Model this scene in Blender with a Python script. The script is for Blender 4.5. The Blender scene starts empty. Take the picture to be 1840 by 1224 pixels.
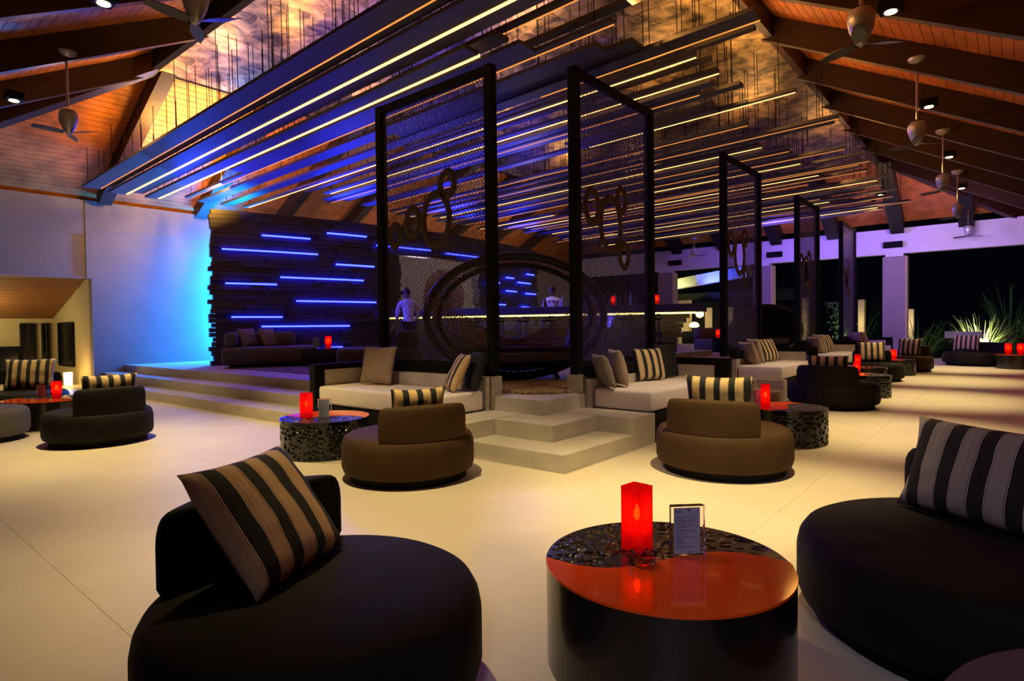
import bpy, bmesh, math, random
from mathutils import Vector, Matrix, noise
random.seed(7)
S = bpy.context.scene
COL = S.collection
PI = math.pi

# ------------------------------------------------------------------ camera
cam_d = bpy.data.cameras.new('camera'); cam = bpy.data.objects.new('camera', cam_d); COL.objects.link(cam)
S.camera = cam
def cam_matrix(yaw, pitch, roll):
    y, p, r = (math.radians(v) for v in (yaw, pitch, roll))
    f = Vector((-math.sin(y)*math.cos(p), math.cos(y)*math.cos(p), -math.sin(p)))
    rt = Vector((math.cos(y), math.sin(y), 0)); up = rt.cross(f)
    r2 = math.cos(r)*rt + math.sin(r)*up; u2 = -math.sin(r)*rt + math.cos(r)*up
    M = Matrix.Identity(4)
    for i in range(3):
        M[i][0] = r2[i]; M[i][1] = u2[i]; M[i][2] = -f[i]
    M[2][3] = 1.35
    return M
cam.matrix_world = cam_matrix(39.99, 1.248, -0.713)
cam_d.sensor_width = 36; cam_d.lens = 36*1078.15/1840; cam_d.clip_end = 200; cam_d.clip_start = .05

# ------------------------------------------------------------------ world, exposure
W = bpy.data.worlds.new('night'); S.world = W; W.use_nodes = True
W.node_tree.nodes['Background'].inputs[0].default_value = (.02, .03, .06, 1)
W.node_tree.nodes['Background'].inputs[1].default_value = .03
S.view_settings.view_transform = 'Standard'; S.view_settings.look = 'None'
S.view_settings.gamma = 1; S.view_settings.use_curve_mapping = False
S.view_settings.exposure = 0.0
S.cycles.max_bounces = 6; S.cycles.transparent_max_bounces = 12
S.cycles.sample_clamp_indirect = 4; S.cycles.sample_clamp_direct = 0
S.cycles.caustics_reflective = False; S.cycles.caustics_refractive = False

WARM = (1, .77, .34); AMBER = (1, .50, .14); BLUE = (.015, .03, 1); CYAN = (.0, .22, 1)
LIGHTS = []
def lamp(kind, name, loc, power, color, target=None, **kw):
    d = bpy.data.lights.new(name, kind); d.energy = power; d.color = color
    for k, v in kw.items(): setattr(d, k, v)
    o = bpy.data.objects.new(name, d); COL.objects.link(o); o.location = loc
    if target is not None:
        o.rotation_euler = (Vector(target)-Vector(loc)).to_track_quat('-Z', 'Y').to_euler()
    LIGHTS.append(o)
    return o
# downlight pools, one spot per ceiling downlight of the right aisle and the near aisle
P_SPOT = 1480
for y in (8.6, 12.8, 17.0, 21.2):
    lamp('SPOT', 'downlight_or_fill_beam', (-1.17, y, 4.95), P_SPOT, WARM, (-1.3, y, 0), spot_size=.86, spot_blend=1, shadow_soft_size=.05)
for x, y, tx, ty, p in ((-1.5, 6.6, -3.6, 7.3, 620), (-1.5, 10.9, -3.6, 12.3, 620), (-1.5, 15.2, -3.6, 17.3, 520), (-5.2, 2.35, -5.6, 5.0, 420), (-1.5, 5.6, -4.0, 5.4, 260)):  # extra spots added to brighten daybeds and corner steps, no fixtures here
    lamp('SPOT', 'downlight_or_fill_beam', (x, y, 4.9), p, (1, .78, .52), (tx, ty, .5), spot_size=.62, spot_blend=1, shadow_soft_size=.05)
lamp('SPOT', 'downlight_or_fill_beam', (-1.17, 4.4, 4.95), P_SPOT*1.1, WARM, (-1.6, 4.7, 0), spot_size=.86, spot_blend=1, shadow_soft_size=.05)
for x, p in ((-12.4, .5), (-8.0, 1.0), (-3.8, .75)):
    lamp('SPOT', 'downlight_or_fill_beam', (x, 2.35, 5.0), P_SPOT*p, WARM, (x+.1, 2.75, 0), spot_size=1.2, spot_blend=1, shadow_soft_size=.05)
# warm glow of the lamps on top of the hung slats, washing the metal ceiling
rl_ = random.Random(11)
for x, y, p in ((-12, 5.6, 1), (-10.2, 6.0, 1.1), (-8.4, 5.5, 1), (-6.6, 6.1, 1.2), (-5.1, 5.9, 1), (-4.2, 7.6, 1.2), (-11.5, 8.5, 1), (-7, 8.8, .8), (-4.0, 9.8, 1.1), (-10.5, 12, 1), (-6, 12.2, .8), (-3.9, 12, .7), (-11, 16, 1), (-5, 15.4, .8), (-4, 18.4, .6), (-10.5, 20, 1)):
    lamp('AREA', 'slat_uplight', (x, y, 5.75), 36*p, (1, .52, .16), (x, y, 8), shape='RECTANGLE', size=1.0, size_y=.04)
# slat lamps aimed at the yellow gable end boards
lamp('AREA', 'slat_uplight', (-13.9, 6.4, 5.0), 330, (1, .55, .08), (-15.5, 6.2, 6.2), shape='RECTANGLE', size=.05, size_y=1.6)
lamp('AREA', 'slat_uplight', (-14.6, 5.6, 5.0), 120, (1, .50, .07), (-14.75, 6.4, 7.5), shape='RECTANGLE', size=.2, size_y=1.0)
for y in (6.2, 10, 14, 18):
    lamp('AREA', 'slat_end_light', (-3.6, y, 5.25), 42, (1, .42, .08), (.5, y, 5.0), shape='RECTANGLE', size=2.5, size_y=.05)
lamp('SPOT', 'camera_side_fill', (1.2, -2.2, 3.4), 250, (.80, .78, .95), (-.6, 2.8, .4), spot_size=.95, spot_blend=1, shadow_soft_size=.3)  # cool fill spot added behind the camera for the table and cushions
lamp('POINT', 'rafter_fill_light', (-3.6, 23.4, 4.4), 22, AMBER, shadow_soft_size=.1)  # warm point added to turn the far roof boards orange, no fixture
lamp('POINT', 'rafter_fill_light', (-12.9, 3.6, 4.9), 34, AMBER, shadow_soft_size=.1)
# blue wash: strips on top of and behind the timber wall
for x, y, t, p in ((-14.6, 6.4, (-11, 6.8, 4.6), 70), (-13.6, 9.5, (-9, 9, 4.7), 100), (-13.2, 13, (-8, 12, 4.7), 110), (-13.6, 17, (-7, 17, 4.7), 100)):
    lamp('AREA', 'blue_flood_or_fill', (x, y, 4.30), p, BLUE, t, shape='RECTANGLE', size=1.5, size_y=.15)
for z in (1.3, 2.3, 3.3):
    lamp('AREA', 'cyan_strip_glow', (-17.25, 8.5, z), 430, CYAN, (-17.5, 6.0, z), shape='RECTANGLE', size=.15, size_y=.9)
lamp('AREA', 'violet_fill_strip', (-16.6, 8.2, 2.2), 85, (.04, .03, 1), (-17.6, 6.4, 2.2), shape='RECTANGLE', size=.15, size_y=2.5)
for x, y, t, p in ((-13.6, 5.9, (-12.0, 7.0, 5), 2300), (-10.0, 6.6, (-8.6, 7.6, 5), 3300), (-8.3, 9.2, (-8, 9.4, 5), 3300), (-11.5, 10.2, (-10.5, 10.5, 5), 2600), (-7.5, 12.6, (-7.5, 13, 5), 1700)):
    lamp('SPOT', 'blue_slat_fill', (x, y, 1.3), p, (.05, .05, 1), t, spot_size=1.15, spot_blend=1, shadow_soft_size=.1)  # unseen spots added on the platform to turn the slat undersides blue
lamp('AREA', 'blue_flood_or_fill', (-6.5, 21.3, 4.2), 260, (.28, .14, 1), (-4.5, 26, 4.2), shape='DISK', size=1)
lamp('AREA', 'blue_flood_or_fill', (-1.6, 22.2, 4.0), 120, (.6, .4, 1), (-1.5, 26, 3.9), shape='DISK', size=1)
# far bar interior
lamp('POINT', 'bar_light', (-14.6, 17.8, 3.6), 130, (1, .82, .8), shadow_soft_size=.3)
lamp('POINT', 'bar_light', (-9.6, 12.3, 3.6), 26, (1, .8, .65), shadow_soft_size=.2)
lamp('POINT', 'bar_light', (-14.9, 13, 3.2), 110, (.9, .7, .9), shadow_soft_size=.3)
# side room on the left
lamp('POINT', 'room_light', (-19.6, 2.8, 1.6), 60, (1, .85, .35), shadow_soft_size=.3)

# ------------------------------------------------------------------ material helpers
MATS = {}
def mat(name, color, rough=.6, metal=0, emit=None, strength=0, spec=.5, coat=0, noise_amt=0, noise_scale=5, stretch=(1, 1, 1), bump=0, bump_scale=None, trans=0, alpha=1, coords='Object', sheen=0, ior=1.45):
    if name in MATS: return MATS[name]
    m = bpy.data.materials.new(name); m.use_nodes = True; nt = m.node_tree; b = nt.nodes['Principled BSDF']
    b.inputs['Base Color'].default_value = (*color, 1); b.inputs['Roughness'].default_value = rough
    b.inputs['Metallic'].default_value = metal; b.inputs['Specular IOR Level'].default_value = spec
    b.inputs['Coat Weight'].default_value = coat; b.inputs['IOR'].default_value = ior
    b.inputs['Transmission Weight'].default_value = trans; b.inputs['Alpha'].default_value = alpha
    b.inputs['Sheen Weight'].default_value = sheen
    if emit: b.inputs['Emission Color'].default_value = (*emit, 1); b.inputs['Emission Strength'].default_value = strength
    if noise_amt or bump:
        tc = nt.nodes.new('ShaderNodeTexCoord'); mp = nt.nodes.new('ShaderNodeMapping'); mp.inputs['Scale'].default_value = stretch
        nz = nt.nodes.new('ShaderNodeTexNoise'); nz.inputs['Scale'].default_value = noise_scale; nz.inputs['Detail'].default_value = 5
        nt.links.new(tc.outputs[coords], mp.inputs[0]); nt.links.new(mp.outputs[0], nz.inputs[0])
        if noise_amt:
            mx = nt.nodes.new('ShaderNodeMix'); mx.data_type = 'RGBA'; mx.blend_type = 'MULTIPLY'
            rp = nt.nodes.new('ShaderNodeValToRGB'); rp.color_ramp.elements[0].position = .3; rp.color_ramp.elements[1].position = .7
            v = 1-noise_amt; rp.color_ramp.elements[0].color = (v, v, v, 1); rp.color_ramp.elements[1].color = (1+noise_amt*.3,)*3+(1,)
            nt.links.new(nz.outputs[0], rp.inputs[0]); mx.inputs[0].default_value = 1
            mx.inputs[6].default_value = (*color, 1); nt.links.new(rp.outputs[0], mx.inputs[7]); nt.links.new(mx.outputs[2], b.inputs['Base Color'])
        if bump:
            bp = nt.nodes.new('ShaderNodeBump'); bp.inputs['Strength'].default_value = bump; bp.inputs['Distance'].default_value = .02
            n2 = nz
            if bump_scale:
                n2 = nt.nodes.new('ShaderNodeTexNoise'); n2.inputs['Scale'].default_value = bump_scale; nt.links.new(mp.outputs[0], n2.inputs[0])
            nt.links.new(n2.outputs[0], bp.inputs['Height']); nt.links.new(bp.outputs[0], b.inputs['Normal'])
    MATS[name] = m
    return m
M_floor = mat('cream_resin', (.66, .58, .46), .42, noise_amt=.10, noise_scale=1.2, bump=.05, bump_scale=3)
M_stone = mat('pale_stone', (.52, .47, .38), .6, noise_amt=.18, noise_scale=2.5, stretch=(1, 1, 3))
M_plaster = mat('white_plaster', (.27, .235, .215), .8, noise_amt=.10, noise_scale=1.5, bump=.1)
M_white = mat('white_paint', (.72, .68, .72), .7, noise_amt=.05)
M_warmwall = mat('warm_wall', (.60, .48, .26), .8, noise_amt=.06)
M_black = mat('black_lacquer', (.006, .006, .007), .8, spec=.15)
M_blackwood = mat('black_stained_wood', (.012, .011, .010), .45, noise_amt=.4, noise_scale=6, stretch=(1, 14, 14))
M_slat = mat('dark_slat_paint', (.05, .046, .06), .5, noise_amt=.3, noise_scale=4, stretch=(.3, 6, 6))
M_rafter = mat('dark_brown_rafter', (.035, .012, .005), .5, noise_amt=.5, noise_scale=3, stretch=(1, 1, 6))
M_board = mat('orange_cedar_board', (.52, .16, .03), .5, noise_amt=.45, noise_scale=3, stretch=(1, 1, 1))
M_cedar_fine = mat('cedar_soffit', (.30, .12, .04), .5, noise_amt=.4, noise_scale=5, stretch=(6, .4, 6))
M_metalceil = None
M_brown = mat('brown_upholstery', (.058, .030, .012), .75, noise_amt=.15, noise_scale=8, bump=.15, bump_scale=3, spec=.2)
M_char = mat('black_upholstery', (.005, .004, .004), .8, noise_amt=.2, noise_scale=6, bump=.9, bump_scale=4.5, spec=.3)
M_grey = mat('grey_upholstery', (.09, .08, .08), .8, bump=.1)
M_cream = mat('cream_mattress', (.82, .74, .66), .7, noise_amt=.05, bump=.1, bump_scale=4)
M_linen = mat('beige_linen', (.36, .27, .19), .9, noise_amt=.2, noise_scale=40, bump=.3, bump_scale=12)
M_linen2 = mat('grey_linen', (.24, .20, .16), .9, noise_amt=.2, noise_scale=40, bump=.3, bump_scale=12)
M_blackcush = mat('black_cushion_cloth', (.008, .008, .01), .85)
M_steel = mat('brushed_steel', (.48, .48, .48), .35, metal=.4, noise_amt=.25, noise_scale=4, stretch=(1, 1, 5))
M_chrome = mat('chrome', (.7, .7, .7), .15, metal=1)
M_blade = mat('dark_fan_blade', (.03, .028, .03), .4)
M_lacq = mat('orange_red_lacquer', (.90, .09, .006), .10, coat=.15, spec=.35)
M_coral = mat('black_coral_lacquer', (.006, .008, .012), .3, coat=.2)
M_drum = mat('black_gloss_drum', (.010, .007, .006), .22, coat=.3)
M_glass = mat('clear_glass', (.9, .92, .95), .03, trans=1)
M_acryl = mat('clear_acrylic', (.92, .9, .95), .02, trans=1, ior=1.3)
M_page = mat('menu_page', (.32, .36, .55), .8)
M_ink = mat('menu_ink', (.02, .02, .05), .8)
M_rattan = mat('brown_woven_rattan', (.34, .17, .11), .6, noise_amt=.3, noise_scale=20)
M_net = mat('dark_net_cord', (.05, .035, .025), .6, noise_amt=.3, noise_scale=20)
M_ringm = mat('woven_ring_cord', (.07, .04, .024), .7, noise_amt=.5, noise_scale=60)
M_block = mat('charred_timber', (.05, .034, .032), .55, noise_amt=.5, noise_scale=5, stretch=(1, 1, 12), bump=.4, bump_scale=12)
M_rug = mat('braided_rug', (.40, .26, .13), .9, noise_amt=.5, noise_scale=30)
M_carpet = mat('mottled_rug', (.20, .14, .13), .95, noise_amt=.8, noise_scale=6)
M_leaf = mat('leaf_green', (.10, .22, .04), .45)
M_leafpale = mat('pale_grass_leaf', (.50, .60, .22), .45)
M_dark = mat('night_dark', (.006, .007, .006), .9)
M_skin = mat('skin', (.35, .18, .11), .6)
M_hair = mat('black_hair', (.01, .008, .008), .5)
M_shirt = mat('white_shirt', (.85, .80, .78), .8)
M_trous = mat('dark_trousers', (.02, .02, .03), .8)
M_darkglass = mat('black_window_glass', (.004, .004, .008), .15)
def emat(name, col, s): return mat(name, (0, 0, 0), .5, emit=col, strength=s)
E_warm = emat('warm_strip_light', (1, .47, .12), 4.5)
E_warm2 = emat('dim_warm_strip_light', (1, .33, .06), 1.1)
E_down = emat('downlight_lens', (1, .62, .22), 30)
E_led = emat('blue_led_strip', (.010, .0155, 1), 30)
E_led2 = emat('cyan_led_strip', (0, .45, 1), 6)
E_flame = emat('candle_flame', (1, .85, .10), 40)
E_bar = emat('yellow_bar_strip', (1, .72, .18), 4.5)
E_lamp = emat('lamp_shade_glow', (1, .72, .22), 5)
E_white = emat('white_spot_glow', (.95, 1, .75), 14)

def metal_ceiling():
    m = bpy.data.materials.new('bronze_sheet'); m.use_nodes = True; nt = m.node_tree; b = nt.nodes['Principled BSDF']
    tc = nt.nodes.new('ShaderNodeTexCoord'); mp = nt.nodes.new('ShaderNodeMapping'); mp.inputs['Scale'].default_value = (1, 1, 1)
    n1 = nt.nodes.new('ShaderNodeTexNoise'); n1.inputs['Scale'].default_value = 2.2; n1.inputs['Detail'].default_value = 9; n1.inputs['Roughness'].default_value = .7; n1.inputs['Distortion'].default_value = .8
    rp = nt.nodes.new('ShaderNodeValToRGB'); e = rp.color_ramp.elements
    e[0].position = .40; e[0].color = (.03, .018, .010, 1); e[1].position = .62; e[1].color = (.55, .38, .17, 1)
    nt.links.new(tc.outputs['Object'], mp.inputs[0]); nt.links.new(mp.outputs[0], n1.inputs[0]); nt.links.new(n1.outputs[0], rp.inputs[0])
    nt.links.new(rp.outputs[0], b.inputs['Base Color']); b.inputs['Metallic'].default_value = .85; b.inputs['Roughness'].default_value = .38
    bm_ = nt.nodes.new('ShaderNodeBump'); bm_.inputs['Strength'].default_value = .5; bm_.inputs['Distance'].default_value = .03
    nt.links.new(n1.outputs[0], bm_.inputs['Height']); nt.links.new(bm_.outputs[0], b.inputs['Normal'])
    return m
M_metalceil = metal_ceiling()

def stripe_mat(name, tan, dark, n=4.0, off=.0):
    m = bpy.data.materials.new(name); m.use_nodes = True; nt = m.node_tree; b = nt.nodes['Principled BSDF']; b.inputs['Roughness'].default_value = .85
    tc = nt.nodes.new('ShaderNodeTexCoord'); sp = nt.nodes.new('ShaderNodeSeparateXYZ'); nt.links.new(tc.outputs['Object'], sp.inputs[0])
    mu = nt.nodes.new('ShaderNodeMath'); mu.operation = 'MULTIPLY_ADD'; mu.inputs[1].default_value = n; mu.inputs[2].default_value = 50+off; nt.links.new(sp.outputs[0], mu.inputs[0])
    fr = nt.nodes.new('ShaderNodeMath'); fr.operation = 'FRACT'; nt.links.new(mu.outputs[0], fr.inputs[0])
    rp = nt.nodes.new('ShaderNodeValToRGB'); rp.color_ramp.interpolation = 'CONSTANT'; e = rp.color_ramp.elements
    pale = tuple(min(1, c*1.9) for c in tan)
    e[0].position = 0; e[0].color = (*dark, 1); e[1].position = .42; e[1].color = (*pale, 1)
    for p, c in ((.445, dark), (.46, tan), (.93, dark), (.95, pale), (.975, dark)):
        k = e.new(p); k.color = (*c, 1)
    nt.links.new(fr.outputs[0], rp.inputs[0])
    mp = nt.nodes.new('ShaderNodeMapping'); mp.inputs['Scale'].default_value = (90, 1.5, 1.5); nz = nt.nodes.new('ShaderNodeTexNoise'); nz.inputs['Scale'].default_value = 1
    nt.links.new(tc.outputs['Object'], mp.inputs[0]); nt.links.new(mp.outputs[0], nz.inputs[0])
    r2 = nt.nodes.new('ShaderNodeValToRGB'); r2.color_ramp.elements[0].position = .3; r2.color_ramp.elements[0].color = (.7, .7, .7, 1); r2.color_ramp.elements[1].position = .7
    nt.links.new(nz.outputs[0], r2.inputs[0])
    mx = nt.nodes.new('ShaderNodeMix'); mx.data_type = 'RGBA'; mx.blend_type = 'MULTIPLY'; mx.inputs[0].default_value = 1
    nt.links.new(rp.outputs[0], mx.inputs[6]); nt.links.new(r2.outputs[0], mx.inputs[7]); nt.links.new(mx.outputs[2], b.inputs['Base Color'])
    return m
M_stripe = stripe_mat('tan_black_stripe_cloth', (.66, .46, .22), (.010, .010, .012), 8.0, .2)
M_stripe_big = stripe_mat('tan_black_wide_stripe_cloth', (.60, .38, .21), (.010, .010, .012), 7.2, .57)
M_stripe_greylit = stripe_mat('greylit_stripe_cloth', (.34, .31, .30), (.008, .008, .010), 6.4, .3)  # one cushion cloth throughout; tints of the light put into these colours

def lantern_mat():
    m = bpy.data.materials.new('red_glass'); m.use_nodes = True; nt = m.node_tree; nt.nodes.remove(nt.nodes['Principled BSDF'])
    out = nt.nodes['Material Output']
    tr = nt.nodes.new('ShaderNodeBsdfTransparent'); tr.inputs[0].default_value = (1, .12, .06, 1)
    tl = nt.nodes.new('ShaderNodeBsdfTranslucent'); tl.inputs[0].default_value = (1, .02, .03, 1)
    gl = nt.nodes.new('ShaderNodeBsdfGlossy'); gl.inputs[0].default_value = (1, .5, .5, 1); gl.inputs[1].default_value = .1
    a = nt.nodes.new('ShaderNodeMixShader'); a.inputs[0].default_value = .55; nt.links.new(tr.outputs[0], a.inputs[1]); nt.links.new(tl.outputs[0], a.inputs[2])
    c = nt.nodes.new('ShaderNodeMixShader'); c.inputs[0].default_value = .06; nt.links.new(a.outputs[0], c.inputs[1]); nt.links.new(gl.outputs[0], c.inputs[2])
    em = nt.nodes.new('ShaderNodeEmission'); em.inputs[0].default_value = (1, .012, .015, 1); em.inputs[1].default_value = .06
    ad = nt.nodes.new('ShaderNodeAddShader'); nt.links.new(c.outputs[0], ad.inputs[0]); nt.links.new(em.outputs[0], ad.inputs[1])
    nt.links.new(ad.outputs[0], out.inputs[0])
    return m
M_red = lantern_mat()

# ------------------------------------------------------------------ geometry helpers
class MB:
    def __init__(s): s.v = []; s.f = []
    def add(s, vs, fs):
        n = len(s.v); s.v += [tuple(v) for v in vs]; s.f += [tuple(i+n for i in f) for f in fs]; return s
    def box(s, x0, x1, y0, y1, z0, z1):
        vs = [(x, y, z) for z in (z0, z1) for y in (y0, y1) for x in (x0, x1)]
        return s.add(vs, [(0, 2, 3, 1), (4, 5, 7, 6), (0, 1, 5, 4), (2, 6, 7, 3), (0, 4, 6, 2), (1, 3, 7, 5)])
    def rbox(s, x0, x1, y0, y1, z0, z1, r=.02, seg=3):
        bm = bmesh.new(); m = MB().box(x0, x1, y0, y1, z0, z1)
        vs = [bm.verts.new(v) for v in m.v]
        for f in m.f: bm.faces.new([vs[i] for i in f])
        bmesh.ops.bevel(bm, geom=bm.edges[:], offset=r, segments=seg, profile=.5, affect='EDGES')
        bm.verts.ensure_lookup_table(); bm.verts.index_update()
        s.add([v.co[:] for v in bm.verts], [[v.index for v in f.verts] for f in bm.faces]); bm.free(); return s
    def beam(s, p, q, w, h, up=(0, 0, 1)):
        p = Vector(p); q = Vector(q); d = (q-p).normalized(); u = Vector(up); a = d.cross(u).normalized()*w/2; b = a.cross(d).normalized()*h/2
        vs = [e+i*a+j*b for e in (p, q) for i, j in ((-1, -1), (1, -1), (1, 1), (-1, 1))]
        return s.add(vs, [(0, 1, 2, 3), (7, 6, 5, 4), (0, 4, 5, 1), (1, 5, 6, 2), (2, 6, 7, 3), (3, 7, 4, 0)])
    def tube(s, pts, r, n=8, closed=False):
        pts = [Vector(p) for p in pts]; L = len(pts); rs = r if isinstance(r, (list, tuple)) else [r]*L; vs = []
        for i, p in enumerate(pts):
            a = pts[(i-1) % L] if (closed or i) else p; b = pts[(i+1) % L] if (closed or i < L-1) else p
            d = (b-a).normalized(); u = Vector((0, 0, 1)) if abs(d.z) < .9 else Vector((1, 0, 0))
            x = d.cross(u).normalized(); y = x.cross(d)
            vs += [p+rs[i]*(math.cos(2*PI*k/n)*x+math.sin(2*PI*k/n)*y) for k in range(n)]
        fs = [(i*n+k, i*n+(k+1) % n, ((i+1) % L)*n+(k+1) % n, ((i+1) % L)*n+k) for i in range(L if closed else L-1) for k in range(n)]
        if not closed: fs += [tuple(range(n-1, -1, -1)), tuple((L-1)*n+k for k in range(n))]
        return s.add(vs, fs)
    def lathe(s, prof, n=32, c=(0, 0, 0)):
        vs = []; L = len(prof)
        for r, z in prof: vs += [(c[0]+r*math.cos(2*PI*k/n), c[1]+r*math.sin(2*PI*k/n), c[2]+z) for k in range(n)]
        fs = [(i*n+k, i*n+(k+1) % n, (i+1)*n+(k+1) % n, (i+1)*n+k) for i in range(L-1) for k in range(n)]
        fs += [tuple(range(n-1, -1, -1)), tuple((L-1)*n+k for k in range(n))]
        return s.add(vs, fs)
    def stack(s, rings, cap=True):
        n = len(rings[0]); vs = [p for r in rings for p in r]; L = len(rings)
        fs = [(i*n+k, i*n+(k+1) % n, (i+1)*n+(k+1) % n, (i+1)*n+k) for i in range(L-1) for k in range(n)]
        if cap: fs += [tuple(range(n-1, -1, -1)), tuple((L-1)*n+k for k in range(n))]
        return s.add(vs, fs)
    def mesh(s, name, m, smooth=False):
        me = bpy.data.meshes.new(name); me.from_pydata(s.v, [], s.f); me.materials.append(m); me.update()
        if smooth:
            me.polygons.foreach_set('use_smooth', [True]*len(me.polygons))
            try: me.set_sharp_from_angle(angle=math.radians(40))
            except Exception: pass
        return me
    def build(s, name, m, parent=None, smooth=False):
        o = bpy.data.objects.new(name, s.mesh(name, m, smooth)); COL.objects.link(o)
        if parent: o.parent = parent
        return o
def tag(o, label=None, cat=None, group=None, kind=None):
    if label: o['label'] = label
    if cat: o['category'] = cat
    if group: o['group'] = group
    if kind: o['kind'] = kind
    return o
def empty(name, loc=(0, 0, 0), rz=0, label=None, cat=None, group=None, kind=None, rot=None, sc=None):
    o = bpy.data.objects.new(name, None); COL.objects.link(o); o.location = loc; o.rotation_euler = rot or (0, 0, rz); o.empty_display_size = .1
    if sc: o.scale = (sc, sc, sc)
    return tag(o, label, cat, group, kind)
def obj(name, me, parent=None, loc=(0, 0, 0), rot=(0, 0, 0)):
    o = bpy.data.objects.new(name, me); COL.objects.link(o); o.location = loc; o.rotation_euler = rot
    if parent: o.parent = parent
    return o
def dup(root, loc, rz, label, group=None):
    r = root.copy(); COL.objects.link(r); r.location = loc; r.rotation_euler = (0, 0, rz); r['label'] = label
    if group: r['group'] = group
    for ch in list(root.children):
        c = ch.copy(); COL.objects.link(c); c.parent = r
        for g in ch.children:
            d = g.copy(); COL.objects.link(d); d.parent = c
    return r
def struct(name, o): o.name = name; o['kind'] = 'structure'; return o

# ================================================================== SETTING
PZ = .51                                  # lounge platform height
XW = -17.6                                # left wall plane
YF = 26.0                                 # far eave line
# floor: tiles 1.8 m, shared mesh, thin joints over a bed
fl = struct('floor', MB().box(-22, 6, -4, 27.5, -.3, -.004).build('floor', M_floor))
tile = MB().rbox(-.8992, .8992, -.8992, .8992, -.02, 0, .0007, 1).mesh('tile', M_floor)
for i in range(-8, 5):
    for j in range(-3, 15):
        x = -3.1+.9+1.8*i; y = .92-.9+1.8*j
        if y > 27 or x < -17 or (x < -5.1 and y > 6.5): continue
        obj('tile', tile, fl, (x, y, 0))
struct('ground', MB().box(-60, 60, 27.5, 90, -.5, -.35).build('ground', M_dark))

# platform with its steps
struct('platform', MB().box(XW, -4.1, 5.45, YF, 0, PZ).build('platform', M_stone))
st = empty('trim_1', (0, 0, 0)); st['kind'] = 'structure'
MB().box(-4.40, -3.16, 4.48, 5.78, 0, .17).build('step', M_stone, st)
MB().box(-4.40, -3.61, 4.93, 5.78, .17, .34).build('step', M_stone, st)
MB().box(-4.92, -4.40, 4.48, 5.45, 0, .345).build('ledge', M_stone, st)
MB().box(-4.1, -3.16, 5.78, 6.3, 0, .345).build('ledge', M_stone, st)
MB().box(-4.9, -4.1, 5.43, 5.45, .0, PZ).build('riser', M_stone, st)
st = empty('trim_2'); st['kind'] = 'structure'
MB().box(XW, -7.4, 4.48, 5.45, 0, .17).build('step', M_stone, st)
MB().box(XW, -7.4, 4.95, 5.45, .17, .34).build('step', M_stone, st)
for k in range(3):
    y0 = 8.95+5.03*k; y1 = 11.25+5.03*k
    st = empty('trim_%d' % (3+k)); st['kind'] = 'structure'
    MB().box(-4.1, -3.16, y0, y1, 0, .17).build('step', M_stone, st)
    MB().box(-4.1, -3.61, y0, y1, .17, .34).build('step', M_stone, st)
    MB().box(-4.1, -3.16, y1, y1+.25, 0, .345).build('ledge', M_stone, st)
# low plinths that carry the screens
struct('trim_6', MB().box(-7.45, -4.92, 5.46, 5.66, .345, .744).build('trim_6', M_stone))
for k in range(4):
    y = 6.28+5.03*k
    struct('trim_%d' % (7+k), MB().box(-4.37, -4.15, y, y+2.35, PZ, .744).build('trim', M_stone))

# left wall
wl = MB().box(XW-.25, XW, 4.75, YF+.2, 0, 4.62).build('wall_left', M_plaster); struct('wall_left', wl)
wl2 = MB(); wl2.box(XW-.25, XW, -4, 4.75, 2.69, 4.62); wl2.build('lintel', M_plaster, wl)
MB().box(XW, XW+.02, 4.80, YF, 3.88, 4.62).build('band', M_plaster, wl)
MB().box(XW, XW+.02, -4, 4.62, 3.78, 4.62).build('band', M_plaster, wl)
MB().box(XW, XW+.025, 4.64, 4.80, 2.69, 4.62).build('corner_trim', M_plaster, wl)
# side room beyond the opening
rm = MB().box(-21.2, XW-.25, 4.75, 4.95, -.02, 4.6).build('wall_side', M_warmwall); struct('wall_side', rm)
wb = MB().box(-21.4, -21.2, -4, 4.95, -.02, 4.6).build('wall_back', M_warmwall); struct('wall_back', wb)
so = empty('ceiling_side_room'); so['kind'] = 'structure'
for i in range(14):
    a = i/14; b = (i+1)/14
    f = lambda t, d=0: (-17.85-(21.2-17.85)*t, 2.78+(1.76-2.78)*t+d)
    (xa, za), (xb, zb) = f(a), f(b-.004)
    MB().add([(xa, -4, za), (xa, 4.74, za), (xb, 4.74, zb), (xb, -4, zb), (xa, -4, za+.04), (xa, 4.74, za+.04), (xb, 4.74, zb+.04), (xb, -4, zb+.04)],
             [(0, 1, 2, 3), (7, 6, 5, 4), (0, 4, 5, 1), (1, 5, 6, 2), (2, 6, 7, 3), (3, 7, 4, 0)]).build('board', M_cedar_fine, so)
def win(n, x0, x1, y0, y1, z0, z1, axis):
    w = empty('window_%d' % n); w['kind'] = 'structure'
    MB().box(x0, x1, y0, y1, z0, z1).build('pane', M_darkglass, w)
    m = MB()
    if axis == 'x':
        for y in (y0, y1, (y0+y1)/2): m.box(x1-.01, x1+.03, y-.02, y+.02, z0, z1)
        for z in (z0, z1): m.box(x1-.01, x1+.03, y0, y1, z-.02, z+.02)
    else:
        for x in (x0, x1): m.box(x-.02, x+.02, y0-.03, y0+.01, z0, z1)
        for z in (z0, z1): m.box(x0, x1, y0-.03, y0+.01, z-.02, z+.02)
    m.build('window_frame', M_blackwood if axis == 'x' else M_black, w)
win(1, -21.2, -21.17, 4.0, 4.34, .55, 1.62, 'x'); win(2, -21.2, -21.17, 4.48, 4.66, .5, 1.62, 'x')
win(3, -20.5, -19.15, 4.72, 4.75, .47, 1.62, 'y')

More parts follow.
